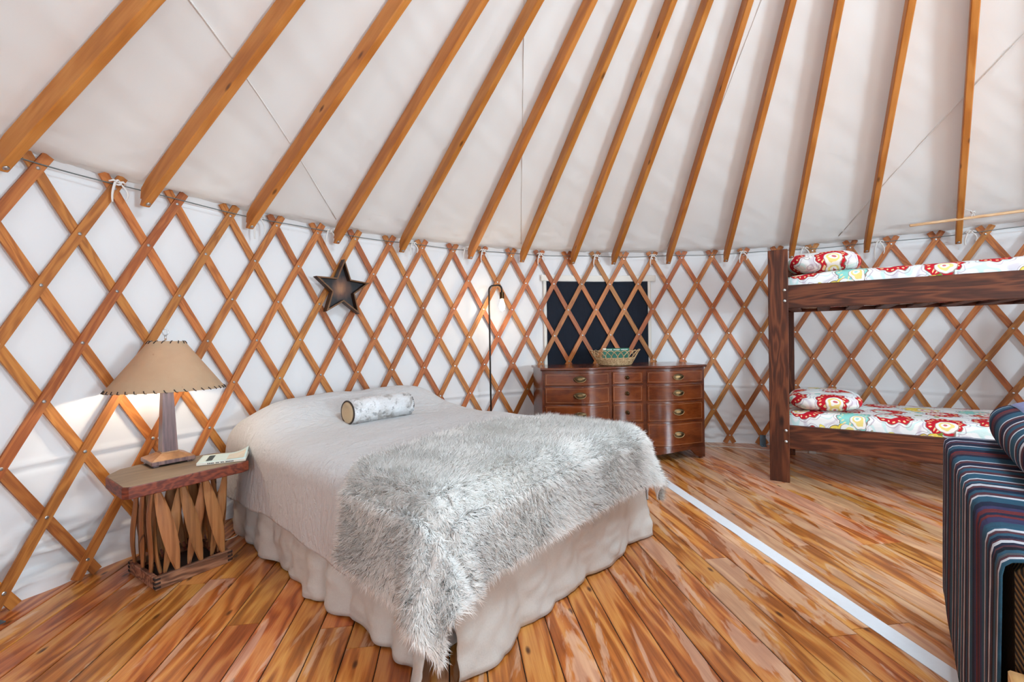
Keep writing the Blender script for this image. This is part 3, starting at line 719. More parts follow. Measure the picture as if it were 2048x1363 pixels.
# --- shaggy throw
U0, U1, V0, V1 = -.35, BW+.30, -.29, .65
fT = sines(81, 14, 3, 16); fE = sines(83, 8, 4, 14)
def throw_surf(U, V):
    tp = bed_top(U, V) + .016
    X, Y, Z = drape(U, V, .105, .10, tp, .055, npl=3)
    b = .012*np.clip(fT(U, V), -1.3, 1.3)
    ox = np.where(U < 0, -U, np.where(U > BW, U-BW, 0)); oy = np.maximum(0, -V); d = np.hypot(ox, oy)
    X = X + np.where(ox > .05, np.sign(U)*(.022 + b), 0); Y = Y - np.where(oy > .05, .022 + b, 0)
    Z = Z + np.where(d < .05, b*.8, 0)
    Z = np.maximum(Z, .05 + .02*np.abs(b))
    return np.stack([X, Y, Z], -1)
def vtop(U): return .055*np.clip(fE(U, 0*U), -1, 1) + .02*np.sin(U*3) - .13/(1+np.exp((U-.02)/.05)) + .02
nU, nV = 150, 90
su = np.linspace(0, 1, nU)[:, None] + np.zeros((1, nV)); sv = np.linspace(0, 1, nV)[None, :] + np.zeros((nU, 1))
Ut = U0 + (U1-U0)*su; Vt = V0 + (V1 + vtop(Ut) - V0)*sv
throw = thing('throw_blanket', 'shaggy white faux fur throw draped over the foot of the bed', 'blanket', BO, BA)
grid('backing', throw_surf(Ut, Vt), M_THROWB, throw, solid=.006)
def pile(name, parent, mat, Pn, Nn, tx, ty, length, width, lean, clump, seed, grav=.25):
    g = np.random.default_rng(seed); n = len(Pn)
    ln = length*g.uniform(.65, 1.2, n)[:, None]
    jit = g.normal(0, 1, (n, 3))
    D = Nn*1.0 + lean + clump + jit*.28; D[:, 2] -= grav
    D /= np.linalg.norm(D, axis=1)[:, None]
    D2 = D + lean*.9 + clump*.9 + np.array([0, 0, -grav*1.4]) + jit[:, ::-1]*.18; D2 /= np.linalg.norm(D2, axis=1)[:, None]
    mid = Pn + D*ln*.55; tip = mid + D2*ln*.55
    dn = (tip*Nn).sum(1) - (Pn*Nn).sum(1); fix = np.where(dn < .006, .006-dn, 0)[:, None]; tip = tip + Nn*fix*1.0
    side = np.cross(D, Nn) + np.cross(D, g.normal(0, 1, (n, 3)))*.35; side /= np.linalg.norm(side, axis=1)[:, None]
    sg_ = np.sign((np.cross(side, D)*Nn).sum(1)); side *= np.where(sg_ == 0, 1, sg_)[:, None]
    wv = (width*g.uniform(.7, 1.3, n))[:, None]
    V = np.empty((n, 5, 3)); V[:, 0] = Pn - side*wv*.5; V[:, 1] = Pn + side*wv*.5; V[:, 2] = mid - side*wv*.45; V[:, 3] = mid + side*wv*.45; V[:, 4] = tip
    base = (np.arange(n)*5)[:, None]
    quads = base + np.array([0, 1, 3, 2]); tris = base + np.array([2, 3, 4])
    me = bpy.data.meshes.new(name); me.vertices.add(n*5); me.vertices.foreach_set('co', V.astype(np.float32).ravel())
    loops = np.concatenate([quads, tris], 1).ravel(); me.loops.add(len(loops)); me.loops.foreach_set('vertex_index', loops.astype(np.int32))
    st_ = np.stack([np.arange(n)*7, np.arange(n)*7+4], 1).ravel(); me.polygons.add(n*2); me.polygons.foreach_set('loop_start', st_.astype(np.int32))
    me.update(calc_edges=True); me.validate()
    vn = np.repeat(Nn[:, None, :], 5, 1) + np.repeat(jit[:, None, :]*.30, 5, 1); vn[:, 4] += D2*.25; vn[..., 2] += .40
    vn /= np.linalg.norm(vn, axis=2)[..., None]
    o = link(name, me, mat, parent, True); me.normals_split_custom_set_from_vertices(vn.reshape(-1, 3).tolist()); o['kind'] = 'stuff'; return o
def surf_sample(fn, U, V, e=1e-3):
    P0 = fn(U, V); Pu = fn(U+e, V) - fn(U-e, V); Pv = fn(U, V+e) - fn(U, V-e)
    Nn = np.cross(Pu, Pv); Nn /= np.maximum(np.linalg.norm(Nn, axis=1)[:, None], 1e-9); return P0, Nn, Pu, Pv
NF = 320000
U = RNG.uniform(U0, U1, NF); sv_ = RNG.uniform(0, 1, NF); V = V0 + (V1 + vtop(U) - V0)*sv_
U[:55000] = RNG.uniform(U0, U1, 55000); V[:55000] = RNG.uniform(-.07, .13, 55000)
U[55000:80000] = RNG.uniform(-.07, .13, 25000); V[55000:80000] = V0 + (V1 + vtop(U[55000:80000]) - V0)*sv_[55000:80000]
P0, Nn, Pu, Pv = surf_sample(throw_surf, U, V)
Pu /= np.maximum(np.linalg.norm(Pu, axis=1)[:, None], 1e-9); Pv /= np.maximum(np.linalg.norm(Pv, axis=1)[:, None], 1e-9)
fl1 = sines(91, 12, 6, 26); fl2 = sines(92, 12, 6, 26)
a_, b_ = fl1(U, V), fl2(U, V)
lean = Pu*(.55*a_)[:, None] + Pv*(.55*b_ - .25)[:, None]
gc = .026; cu = np.floor(U/gc); cv = np.floor(V/gc)
hs = lambda a, b, k: np.modf(np.abs(np.sin(a*12.9898 + b*78.233 + k)*43758.5453))[0]
tu = (cu + .5 + (hs(cu, cv, 0)-.5)*.7)*gc - U; tv = (cv + .5 + (hs(cu, cv, 3)-.5)*.7)*gc - V
clump = (Pu*tu[:, None] + Pv*tv[:, None])/gc*.7
pile('shaggy_pile', throw, M_FUR, P0, Nn, None, None, .048, .0021, lean, clump, 5)

# --- bolster pillow on the bed
bo = thing('bolster_pillow', 'cylindrical mottled white faux fur bolster with linen ends', 'pillow')
#BOLSTER#
BR, BLN = .083, .47
bo.location = BO + Matrix.Rotation(BA, 3, 'Z') @ Vector((.475, 1.475, BT + .026 + BR)); bo.rotation_euler = (0, 0, BA + math.radians(2))
nx, na = 40, 48
xs = np.linspace(0, BLN, nx)[:, None]; an = np.linspace(0, 2*PI, na)[None, :]
fb_ = sines(95, 10, 10, 40)
rr = (BR-.004 - .012*np.exp(-(xs/.012)**2) - .012*np.exp(-((BLN-xs)/.012)**2)) + .003*fb_(xs*1.0, np.cos(an)*.2)
grid('body', np.stack([xs + 0*an, rr*np.cos(an), rr*np.sin(an)], -1), M_BOLST, bo)
for x, s in ((0, -1), (BLN, 1)):
    mb = MB(); mb.lathe([(BR-.012, 0), (BR-.02, .006), (.03, .010), (0, .011)], 32, (x, 0, 0), rotm('Y', s*PI/2)); mb.build('end_panel', M_BOLEND, bo, smooth=True)
    mb = MB(); mb.tube([(x, (BR-.010)*math.cos(q), (BR-.010)*math.sin(q)) for q in [2*PI*i/32 for i in range(32)]], .005, 6, closed=True); mb.build('piping', M_PIPING, bo, smooth=True)
n = 26000; xx = RNG.uniform(.008, BLN-.008, n); aa = RNG.uniform(0, 2*PI, n)
Nn = np.stack([0*aa, np.cos(aa), np.sin(aa)], 1); P0 = np.stack([xx, (BR-.006)*np.cos(aa), (BR-.006)*np.sin(aa)], 1)
ln_ = np.stack([.9+0*aa, .5*np.sin(aa), -.5*np.cos(aa)], 1)*.8
pile('short_pile', bo, M_BOLST, P0, Nn, None, None, .013, .0016, ln_, 0*ln_, 9, .1)

# ------------------------------------------------------------------ nightstand
NA = math.radians(57); NO = Vector((-1.725, 2.168, 0))
ns = thing('nightstand', 'rustic nightstand with dark slab top on crossed leaf shaped slats', 'nightstand', NO, NA)
Ri = Matrix.Rotation(-NA, 3, 'Z')
outl = [(-2.01, 2.24), (-1.985, 2.205), (-1.765, 2.040), (-1.735, 2.042), (-1.462, 2.445), (-1.452, 2.485), (-1.584, 2.64), (-1.63, 2.662), (-1.737, 2.664), (-2.01, 2.425), (-2.038, 2.34)]
loc = [(Ri @ (Vector((x, y, 0)) - NO)) for x, y in outl]
pl_ = [(p.x, p.y) for p in loc]
mb = MB(); mb.prism(pl_, .484, .539, .004); mb.build('slab_edge', M_SLABE, ns)
c_ = (sum(p[0] for p in pl_)/len(pl_), sum(p[1] for p in pl_)/len(pl_))
pl2 = [(c_[0] + (p[0]-c_[0])*.975, c_[1] + (p[1]-c_[1])*.975) for p in pl_]
mb = MB(); mb.prism(pl2, .5385, .5405); mb.build('slab_top', M_SLAB, ns)
BX, BY = .345, .335
for i, (c, h) in enumerate([((BX/2, .010, .032), (BX/2, .011, .032)), ((BX/2, BY-.010, .032), (BX/2, .011, .032)), ((.010, BY/2, .030), (.0105, BY/2-.02, .030)), ((BX-.010, BY/2, .030), (.0105, BY/2-.02, .030))]):
    mb = MB(); mb.box(c, h, ch=.003)
    b_ = mb.build('base_board', M_CRATE, ns)
    if i < 2:
        for sx in (0, 1):
            for zz_ in (.014, .034, .054):
                mb = MB(); mb.box((sx*BX + (.009 if sx == 0 else -.009), c[1] - .0005, zz_), (.012, .0118, .005)); mb.build('finger_joint', M_ENDGR, b_)
mb = MB(); mb.box((BX/2, BY/2, .012), (BX/2-.02, BY/2-.02, .006)); mb.build('base_panel', M_ENDGR, ns)
def slat(base, top, face, w_=.029):
    """leaf shaped slat between base and top in local coords, broad side along `face`"""
    base, top = Vector(base), Vector(top); d = (top-base); ln = d.length; d.normalize(); nrm = Vector(face); nrm = (nrm - d*nrm.dot(d)).normalized(); sd = d.cross(nrm)
    n = 14; mb = MB(); v = []
    k0 = random.uniform(-.006, .006); wv = random.uniform(.9, 1.1)
    for i in range(n+1):
        t = i/n; ww = w_*wv*(math.sin(PI*min(1, max(0, .04 + t*.92)))**.75) + .003
        bow = .010*math.sin(PI*t) + k0*math.sin(2*PI*t)
        p = base + d*(ln*t) + nrm*bow
        for a, b in ((-1, 0), (-.6, 1), (.6, 1), (1, 0), (.6, -1), (-.6, -1)): v.append(p + sd*(a*ww) + nrm*(b*.0065))
    f = [(5, 4, 3, 2, 1, 0), tuple(n*6+k for k in range(6))]
    for i in range(n):
        for k in range(6):
            l = (k+1) % 6; f.append((i*6+k, i*6+l, i*6+6+l, i*6+6+k))
    mb.add(v, f); o = mb.build('slat', M_SLAT, ns, auto=35)
    pg = MB(); pg.tube([base - d*.02, base, base + d*.03], [.006, .008, .006], 8); pg.build('peg', M_SLABE, o, smooth=True)
zb, zt = .055, .485
for i in range(3):
    x0 = .045 + i*.105
    slat((x0 + .055, .016, zb), (x0 - .025, .020, zt), (0, -1, 0)); slat((x0 + .01, .045, zb), (x0 + .085, .040, zt), (0, -1, 0), .024)
    slat((x0 - .025 + .03, BY-.016, zb), (x0 + .055, BY-.020, zt), (0, 1, 0)); slat((x0 + .085, BY-.045, zb), (x0 + .01, BY-.040, zt), (0, 1, 0), .024)
for i in range(3):
    y0 = .06 + i*.10
    for xx_, s in ((.016, -1), (BX-.016, 1)):
        slat((xx_, y0 + .04, zb), (xx_ + .003*s, y0 - .02, zt), (s, 0, 0), .024); slat((xx_ - .026*s, y0, zb), (xx_ - .024*s, y0 + .07, zt), (s, 0, 0), .022)
# table lamp
lp = thing('table_lamp', 'lit table lamp with laced parchment shade on the nightstand', 'lamp', (-1.885, 2.478, .541), math.radians(52))
for sx in (-1, 1):
    for sy in (-1, 1): mb = MB(); mb.box((sx*.075, sy*.075, .004), (.012, .012, .004)); mb.build('foot', M_LAMPW, lp)
mb = MB(); mb.box((0, 0, .019), (.098, .098, .011), ch=.003); mb.build('plinth', M_LAMPW, lp)
def frustum(mb, h0, h1, z0, z1): mb.add([(x*h0, y*h0, z0) for x, y in ((-1,-1),(1,-1),(1,1),(-1,1))] + [(x*h1, y*h1, z1) for x, y in ((-1,-1),(1,-1),(1,1),(-1,1))], [(3,2,1,0),(4,5,6,7),(0,1,5,4),(1,2,6,5),(2,3,7,6),(3,0,4,7)])
mb = MB(); frustum(mb, .096, .040, .030, .056); mb.build('base_slope', M_LAMPB, lp)
mb = MB(); mb.box((0, 0, .0585), (.041, .041, .0035), ch=.001); mb.build('collar', M_LAMPB, lp)
mb = MB(); frustum(mb, .036, .022, .061, .44); mb.build('column', M_LAMPW, lp)
mb = MB(); mb.tube([(0, 0, .44), (0, 0, .46)], .012, 10); mb.build('socket', M_BRASS, lp)
SB, ST, HB, HT = .268, .080, .392, .655
mb = MB(); n = 64
prof = [(SB, HB), (SB*.75+ST*.25, HB+(HT-HB)*.25), ((SB+ST)/2, (HB+HT)/2), (ST, HT), (ST-.003, HT), ((SB+ST)/2-.003, (HB+HT)/2), (SB*.75+ST*.25-.003, HB+(HT-HB)*.25), (SB-.003, HB), (SB, HB)]
vs = [(r*math.cos(2*PI*k/n), r*math.sin(2*PI*k/n), z) for r, z in prof[:-1] for k in range(n)]; m_ = len(prof)-1
mb.add(vs, [(i*n+k, i*n+(k+1) % n, ((i+1) % m_)*n+(k+1) % n, ((i+1) % m_)*n+k) for i in range(m_) for k in range(n)])
sh = mb.build('shade', M_SHADE, lp, smooth=True, auto=40)
sh.rotation_euler = (math.radians(-1.2), math.radians(.8), 0)
for nm, rad_, z_, cnt, s in (('lower_lacing', SB, HB, 40, 1), ('upper_lacing', ST, HT, 15, -1)):
    mb = MB()
    for k in range(cnt):
        a = 2*PI*k/cnt; a2 = a + (.055 if s > 0 else .16)
        sl_ = (ST-SB)/(HT-HB)
        z1_ = z_ + s*.012; r1_ = rad_ + sl_*s*.012
        mb.tube([((r1_+.002)*math.cos(a), (r1_+.002)*math.sin(a), z1_), ((rad_+.003)*math.cos((a+a2)/2), (rad_+.003)*math.sin((a+a2)/2), z_), ((rad_-.004)*math.cos(a2), (rad_-.004)*math.sin(a2), z_ - s*.002)], .0024, 5)
    mb.build(nm, M_PIPING, sh, smooth=True)['kind'] = 'stuff'
mb = MB(); mb.lathe([(.0, .46), (.018, .465), (.03, .50), (.03, .525), (.018, .55), (0, .556)], 16); mb.build('bulb', M_BULB, lp, smooth=True)
mb = MB(); mb.tube([(0.012*math.cos(q)*1.0, 0, .705 + .018*math.sin(q)) for q in [2*PI*i/16 for i in range(16)]], .003, 6, closed=True); mb.tube([(0, 0, .66), (0, 0, .69)], .005, 8); mb.tube([(-ST, 0, .652), (ST, 0, .652)], .002, 6); mb.build('finial', M_STEEL, lp, smooth=True)
pl = bpy.data.lights.new('table_lamp_glow', 'POINT'); pl.energy = 30; pl.color = (1, .88, .70); pl.shadow_soft_size = .03
po = bpy.data.objects.new('table_lamp_glow', pl); COL.objects.link(po); po.parent = lp; po.location = (0, 0, .475)
# paperback / magazine on the nightstand
mg = thing('magazine', 'pale aqua paperback magazine lying on the nightstand beside the lamp', 'magazine', (-1.600, 2.508, .5412), math.radians(25))
w2, h2 = .112, .095
mb = MB(); mb.box((0, 0, .0065), (w2, h2, .0062), ch=.001); mb.build('pages', M_PAPER, mg)
xs = np.linspace(-w2, w2, 16)[:, None]; ys = np.linspace(-h2, h2, 10)[None, :]
curl = .030*np.clip((xs/w2-.2)/.8, 0, 1)**2*np.clip((ys/h2+1)/2, 0, 1)
cv_ = grid('cover', np.stack([xs + 0*ys, ys + 0*xs, .0133 + curl], -1), M_MAG, mg, solid=.0006)
xs = np.linspace(.02, w2-.01, 8)[:, None]; ys = np.linspace(-h2+.02, h2-.04, 8)[None, :]
curl = .030*np.clip((xs/w2-.2)/.8, 0, 1)**2*np.clip((ys/h2+1)/2, 0, 1)
grid('cover_picture', np.stack([xs + 0*ys, ys + 0*xs, .0145 + curl], -1), M_MAGPIC, cv_)
mb = MB()
for i in range(10): mb.box((-.062 + .002*(i % 2), -.058 + i*.0125, .0145), (.014, .0045, .0004)); 
mb.build('title_lettering', M_INK, cv_)
mb = MB()
for i in range(16):
    if i in (4, 7, 10): continue
    mb.box((-.06 + i*.0075, -h2-.0003, .007), (.0026, .0004, .0028))
mb.build('spine_lettering', M_INK, mg)

# ------------------------------------------------------------------ star on the wall
sa = math.radians(138.45); sr = R - .045
stt = thing('wall_star', 'dark bronze five pointed star hanging on the lattice above the bed', 'wall decoration', (CX + sr*math.cos(sa), CY + sr*math.sin(sa), 1.593), sa + PI/2)
# local: X = along the wall, Y = outward (into wall), Z up ; front faces -Y ... rotate so that front faces the room
RO, RI_ = .236, .100
tilt = math.radians(-2.5)
def starpts(ro, ri): return [((ro if k % 2 == 0 else ri)*math.sin(PI*k/5 + tilt), (ro if k % 2 == 0 else ri)*math.cos(PI*k/5 + tilt)) for k in range(10)]
A_ = starpts(RO, RI_); B_ = starpts(RO-.030, RI_-.0125)
fy, by = .055, 0.0
mb = MB(); mb.add([(x, fy-.045, z) for x, z in starpts(RO-.02, RI_-.008)] + [(x, fy-.055, z) for x, z in starpts(RO-.02, RI_-.008)], [tuple(range(10)), tuple(range(19, 9, -1))] + [(k, 10+k, 10+(k+1) % 10, (k+1) % 10) for k in range(10)]); mb.build('back_panel', M_STARB, stt)
for k in range(10):
    l = (k+1) % 10
    a, b, c, d = A_[k], A_[l], B_[l], B_[k]
    mb = MB(); mb.add([(a[0], by, a[1]), (b[0], by, b[1]), (c[0], by, c[1]), (d[0], by, d[1]), (a[0], fy, a[1]), (b[0], fy, b[1]), (c[0], fy, c[1]), (d[0], fy, d[1])], [(0,1,5,4), (2,3,7,6), (4,5,6,7), (3,2,1,0), (1,2,6,5), (3,0,4,7)])
    o = mb.build('rim_board', M_STARS, stt)
    mb = MB(); mb.add([(a[0], fy, a[1]), (b[0], fy, b[1]), (c[0], fy, c[1]), (d[0], fy, d[1]), (a[0], fy+.003, a[1]), (b[0], fy+.003, b[1]), (c[0], fy+.003, c[1]), (d[0], fy+.003, d[1])], [(0,1,5,4), (2,3,7,6), (4,5,6,7), (3,2,1,0), (1,2,6,5), (3,0,4,7)])
    mb.build('rim_edge', M_STAR, o)

# ------------------------------------------------------------------ floor lamp
fp = thing('floor_lamp', 'slim black floor lamp with a bare glowing bulb behind the bed', 'lamp', (-.215, 4.42, 0))
mb = MB(); mb.lathe([(.13, 0), (.13, .012), (.12, .018), (.014, .022), (0, .022)], 32); mb.build('base', M_BLACK, fp, smooth=True)
mb = MB(); pts = [(0, 0, .02), (0, 0, .9), (0, 0, 1.645)]
for i in range(1, 7): q = PI/2*i/6; pts.append((.045*(1-math.cos(q)), 0, 1.645 + .045*math.sin(q)))
for i in range(0, 7): q = PI/2*i/6; pts.append((.087 + .036*math.sin(q), 0, 1.654 + .040*math.cos(q) - .0))
pts.append((.123, 0, 1.62)); mb.tube(pts, .0085, 12); mb.build('pole', M_BLACK, fp, smooth=True)
mb = MB(); mb.lathe([(0, 1.625), (.022, 1.624), (.022, 1.56), (0, 1.56)], 20, (.124, 0, 0)); mb.build('socket', M_BRASS, fp, auto=40)
mb = MB(); mb.lathe([(.013, 1.562), (.015, 1.545), (.026, 1.510), (.029, 1.485), (.022, 1.455), (0, 1.442)], 20, (.124, 0, 0)); mb.build('bulb', M_BULB, fp, smooth=True)
pl = bpy.data.lights.new('floor_lamp_glow', 'POINT'); pl.energy = 4.5; pl.color = (1, .80, .54); pl.shadow_soft_size = .03
po = bpy.data.objects.new('floor_lamp_glow', pl); COL.objects.link(po); po.parent = fp; po.location = (.124, -.05, 1.47)

# ------------------------------------------------------------------ dresser
DA = math.radians(6.3); DW, DD, DH = 1.575, .52, .897
dr = thing('dresser', 'dark mahogany serpentine dresser with three columns of drawers', 'dresser', (.272, 4.195, 0), DA)
def prof(x): return .070*(.5 - .5*math.cos(4*PI*min(max(x, 0), DW)/DW))
def curved(name, x0, x1, z0, z1, off, back, mat, parent, ch=.003, n=26, zf=None):
    """panel following the serpentine front: front at y = -prof(x) - off, back at y = back"""
    mb = MB(); v = []
    for i in range(n+1):
        x = x0 + (x1-x0)*i/n; e = ch if (0 < i < n) else ch
        yf = -prof(x) - off; zb_ = zf(x) if zf else z0
        bk = back if back is not None else yf + .02
        v += [(x, bk, zb_), (x, yf + ch, zb_), (x, yf, zb_ + ch), (x, yf, z1 - ch), (x, yf + ch, z1), (x, bk, z1)]
    f = []
    for i in range(n):
        for k in range(6):
            l = (k+1) % 6; f.append((i*6+k, i*6+6+k, i*6+6+l, i*6+l))
    f += [(0, 1, 2, 3, 4, 5), tuple(n*6+k for k in range(5, -1, -1))]
    mb.add(v, f); return mb.build(name, mat, parent, auto=30)
curved('top', -.018, DW+.018, DH-.022, DH, .020, DD+.0, M_DRES2, dr, .006, 60)
body = MB()
for x in (.009, DW-.009): body.box((x, DD/2+.012, (DH+.07)/2-.012), (.009, DD/2-.014, (DH-.10)/2), ch=.001)
body.box((DW/2, DD-.012, (DH+.10)/2), (DW/2-.02, .008, (DH-.13)/2)); body.build('side_panels', M_DRES2, dr)
curved('front_frame', .0, DW, .118, DH-.024, .0, .014, M_DRES2, dr, .002, 60)
def zap(x):
    u = x/DW; s = min(u, 1-u)*DW
    if s < .055: return .012
    if s < .17: t = (s-.055)/.115; return .012 + .078*(t*t*(3-2*t))
    t = min(1, (s-.17)/(DW/2-.17)); return .090 - .050*(.5 - .5*math.cos(PI*t))
curved('apron', .0, DW, 0, .122, .004, .014, M_DRES2, dr, .002, 90, zap)
for x in (.03, DW-.03):
    for y in (.02, DD-.04):
        mb = MB(); mb.box((x, y, .065), (.022, .02, .055), ch=.004); mb.box((x, y, .006), (.014, .014, .006)); mb.build('foot', M_DRES2, dr)
cols = [(.022, .626), (.662, .950), (.986, DW-.022)]
rows = [(.700, .846), (.528, .682), (.342, .510), (.128, .324)]
rows = [(.735, .848), (.566, .718), (.376, .549), (.142, .359)]
def oval(mb, c, rx, rz, th_, y, n=20):
    """oval plate facing -y"""
    v = [(c[0] + rx*k*math.cos(2*PI*i/n), y - d, c[1] + rz*k*math.sin(2*PI*i/n)) for k, d in ((1, 0), (1, th_*.5), (.86, th_)) for i in range(n)]
    f = [tuple(2*n+i for i in range(n))] + [(a*n+i, a*n+(i+1) % n, (a+1)*n+(i+1) % n, (a+1)*n+i) for a in range(2) for i in range(n)]
    mb.add(v, f)
for ci, (x0, x1) in enumerate(cols):
    for ri, (z0, z1) in enumerate(rows):
        d = curved('drawer', x0, x1, z0, z1, .012, .010, M_DRES, dr, .003, 26)
        # fine light inlay line
        mb = MB(); g = .013; t_ = .0016
        def strip(xa, xb, za, zb_, n=22):
            v = []
            for i in range(n+1):
                x = xa + (xb-xa)*i/n; y = -prof(x) - .0125
                v += [(x, y, za), (x, y - .0004, za), (x, y - .0004, zb_), (x, y, zb_)]
            f = []
            for i in range(n):
                for k in range(4): l = (k+1) % 4; f.append((i*4+k, i*4+4+k, i*4+4+l, i*4+l))
            mb.add(v, f)
        strip(x0+g, x1-g, z0+g, z0+g+t_); strip(x0+g, x1-g, z1-g-t_, z1-g); strip(x0+g, x0+g+t_, z0+g, z1-g, 1); strip(x1-g-t_, x1-g, z0+g, z1-g, 1)
        mb.build('inlay', M_INLAY, d)
        xm = {0: x0 + (x1-x0)*.52, 1: (x0+x1)/2, 2: x0 + (x1-x0)*.51}[ci]; zm = (z0+z1)/2; y = -prof(xm) - .012
        if ci != 1:
            h = MB(); oval(h, (xm, zm), .062, .030, .006, y); ho = h.build('handle', M_BRASS, d, auto=30)
            h = MB(); oval(h, (xm, zm+.002), .026, .010, .004, y - .005); h.build('handle_boss', M_BRASSL, d, auto=30)
            h = MB(); h.tube([(xm + .052*math.cos(q), y - .012 - .006*abs(math.sin(q)), zm + .004 - .030*abs(math.sin(q))) for q in [PI*i/16 for i in range(17)]], .0034, 8)
            for s in (-1, 1): h.tube([(xm + s*.052, y, zm+.004), (xm + s*.052, y-.014, zm+.004)], .0055, 8)
            h.build('bail', M_BRASSL, d, smooth=True)
        else:
            h = MB()
            h.lathe([(.020, 0), (.018, .003), (.008, .006), (.007, .012), (.014, .018), (.015, .022), (.008, .027), (0, .028)], 16, (xm, y, zm), rotm('X', PI/2)); h.build('knob', M_BRASS, d, smooth=True)
            h = MB()
            for k in range(6): q = 2*PI*k/6; h.lathe([(.007, 0), (.006, .004), (0, .005)], 8, (xm + .016*math.cos(q), y, zm + .016*math.sin(q)), rotm('X', PI/2))
            h.build('rosette', M_BRASSL, d, smooth=True)
# basket on the dresser
bk = thing('wicker_basket', 'oval wicker basket with open scalloped rim on the dresser', 'basket', (1.005, 4.455, DH + .001), DA)
EL = .72
def bpt(r, a, z): return (r*math.cos(a), r*EL*math.sin(a), z)
def brad(z): return .150 + .085*(z/.145)**.9
mb = MB(); mb.lathe([(0, .002), (.146, .002), (.150, .006), (.146, .010), (0, .010)], 32); mb.v = [(x, y*EL, z) for x, y, z in mb.v]; mb.build('base', M_WICK, bk)
mb = MB(); ns_ = 22
for i in range(9):
    z = .010 + i*.0078; r = brad(z); pts = []
    for k in range(88):
        a = 2*PI*k/88; pts.append(bpt(r + .0045*math.cos(ns_*a + PI*(i % 2)), a, z))
    mb.tube(pts, .0043, 5, closed=True)
mb.build('woven_wall', M_WICK, bk, smooth=True)
mb = MB()
for k in range(ns_):
    a = 2*PI*k/ns_; pts = []
    for i in range(15):
        t = i/14
        if t < .35: z = .006 + .074*t/.35; aa = a
        else:
            u = (t-.35)/.65; z = .080 + .066*math.sin(PI*u); aa = a + 2*PI*2.2/ns_*(u**1.1)
        pts.append(bpt(brad(z) + .003*math.sin(PI*t), aa, z))
    mb.tube(pts, .0036, 5)
mb.build('scalloped_rim', M_WICK, bk, smooth=True)
for s in (-1, 1):
    mb = MB(); mb.tube([bpt(.238 + .012*math.sin(q), (0 if s > 0 else PI) + .16*math.cos(q), .140 + .012*math.sin(q)) for q in [PI*i/10 for i in range(11)]], .0045, 6); mb.build('handle', M_WICK, bk, smooth=True)
gb = thing('green_book', 'green clothbound book standing spine up in the wicker basket', 'book', (1.015, 4.455, DH + .0125), DA - math.radians(2))
mb = MB(); mb.box((0, 0, .069), (.126, .013, .064)); mb.build('pages', M_PAPER, gb)
mb = MB()
for s in (-1, 1): mb.box((0, s*.0155, .070), (.130, .002, .070), ch=.0005)
mb.tube([(-.130, 0, .138), (.130, 0, .138)], .0175, 12); mb.build('cover', M_GREEN, gb, auto=40)
mb = MB(); mb.tube([(-.131, 0, .138), (-.100, 0, .138)], .0180, 12); mb.build('spine_label', M_PAPER, gb, auto=40)
mb = MB(); x = -.088
for wl in (6, 8, 8):
    for i in range(wl):
        mb.box((x, -.0172, .141), (.0026, .0012, random.uniform(.004, .006))); x += .0082
    x += .012
mb.build('spine_lettering', M_WHITEINK, gb)

# ------------------------------------------------------------------ bunk bed
KA = math.radians(-34)
bn = thing('bunk_bed', 'dark stained wooden bunk bed standing against the curved wall', 'bunk bed', (2.069, 3.672, 0), KA)
KL, KD = 2.02, 1.0
def board(name, c, h, parent, axis='X', mat=M_BUNK):
    """board whose grain follows `axis`; its own object so the grain texture runs along it"""
    Mx = {'X': Matrix.Identity(3), 'Z': rotm('Y', -PI/2), 'Y': rotm('Z', PI/2)}[axis]
    hh = {'X': h, 'Z': (h[2], h[1], h[0]), 'Y': (h[1], h[0], h[2])}[axis]
    mb = MB(); mb.box((0, 0, 0), hh, ch=.003); o = mb.build(name, mat, parent); o.matrix_local = Matrix.Translation(c) @ Mx.to_4x4(); return o
PWD = .138
for x in (PWD/2, KL-PWD/2):
    for y in (.019, KD-.019): board('post', (x, y, .925), (PWD/2, .019, .925), bn, 'Z')
for y in (.019, KD-.019):
    for z0, z1, nm in ((1.384, 1.566, 'upper_rail'), (.262, .448, 'lower_rail')):
        yy = y + (.038 if y < .4 else -.038)
        board(nm, (KL/2, yy, (z0+z1)/2), (KL/2, .018, (z1-z0)/2), bn)
for z0, z1 in ((1.384, 1.566), (.262, .448), (1.62, 1.76)):
    for x in (.019, KL-.019): board('end_rail', (x, KD/2, (z0+z1)/2), (.018, KD/2-.077, (z1-z0)/2), bn, 'Y')
for zc in (1.398, .290):
    for i in range(9): board('slat', (.16 + i*.212, KD/2, zc), (.045, KD/2-.06, .010), bn, 'Y')
for x in (PWD-.024, KL-PWD+.024):
    for z in (1.525, 1.440, .412, .325):
        mb = MB(); mb.lathe([(.013, 0), (.012, .004), (.006, .008), (0, .009)], 12, (x, 0, z), rotm('X', PI/2)); mb.build('bolt_head', M_STEEL, bn, smooth=True)
def rounded(name, c, h, e, mat, loc_, rz, label, cat, group=None, wob=.006, seed=1, n=44, m=30, tilt=0):
    """superellipsoid with soft wobble"""
    u = np.linspace(-PI, PI, n, endpoint=False)[:, None]; v = np.linspace(-PI/2, PI/2, m)[None, :]
    sp = lambda a, p: np.sign(a)*np.abs(a)**p
    X = sp(np.cos(v), e[1])*sp(np.cos(u), e[0])*h[0]; Y = sp(np.cos(v), e[1])*sp(np.sin(u), e[0])*h[1]; Z = sp(np.sin(v), e[1])*h[2] + 0*u
    g = sines(seed, 14, 5, 24); k = 1 + 0*X
    Z = Z + wob*g(X, Y)*np.clip(np.cos(v)*2, 0, 1); 
    P = np.stack([X + c[0], Y + c[1], Z + c[2]], -1)
    o = grid(name, P, mat, closed_u=True, loc=loc_, rotz=rz); return tag(o, label, cat, group)
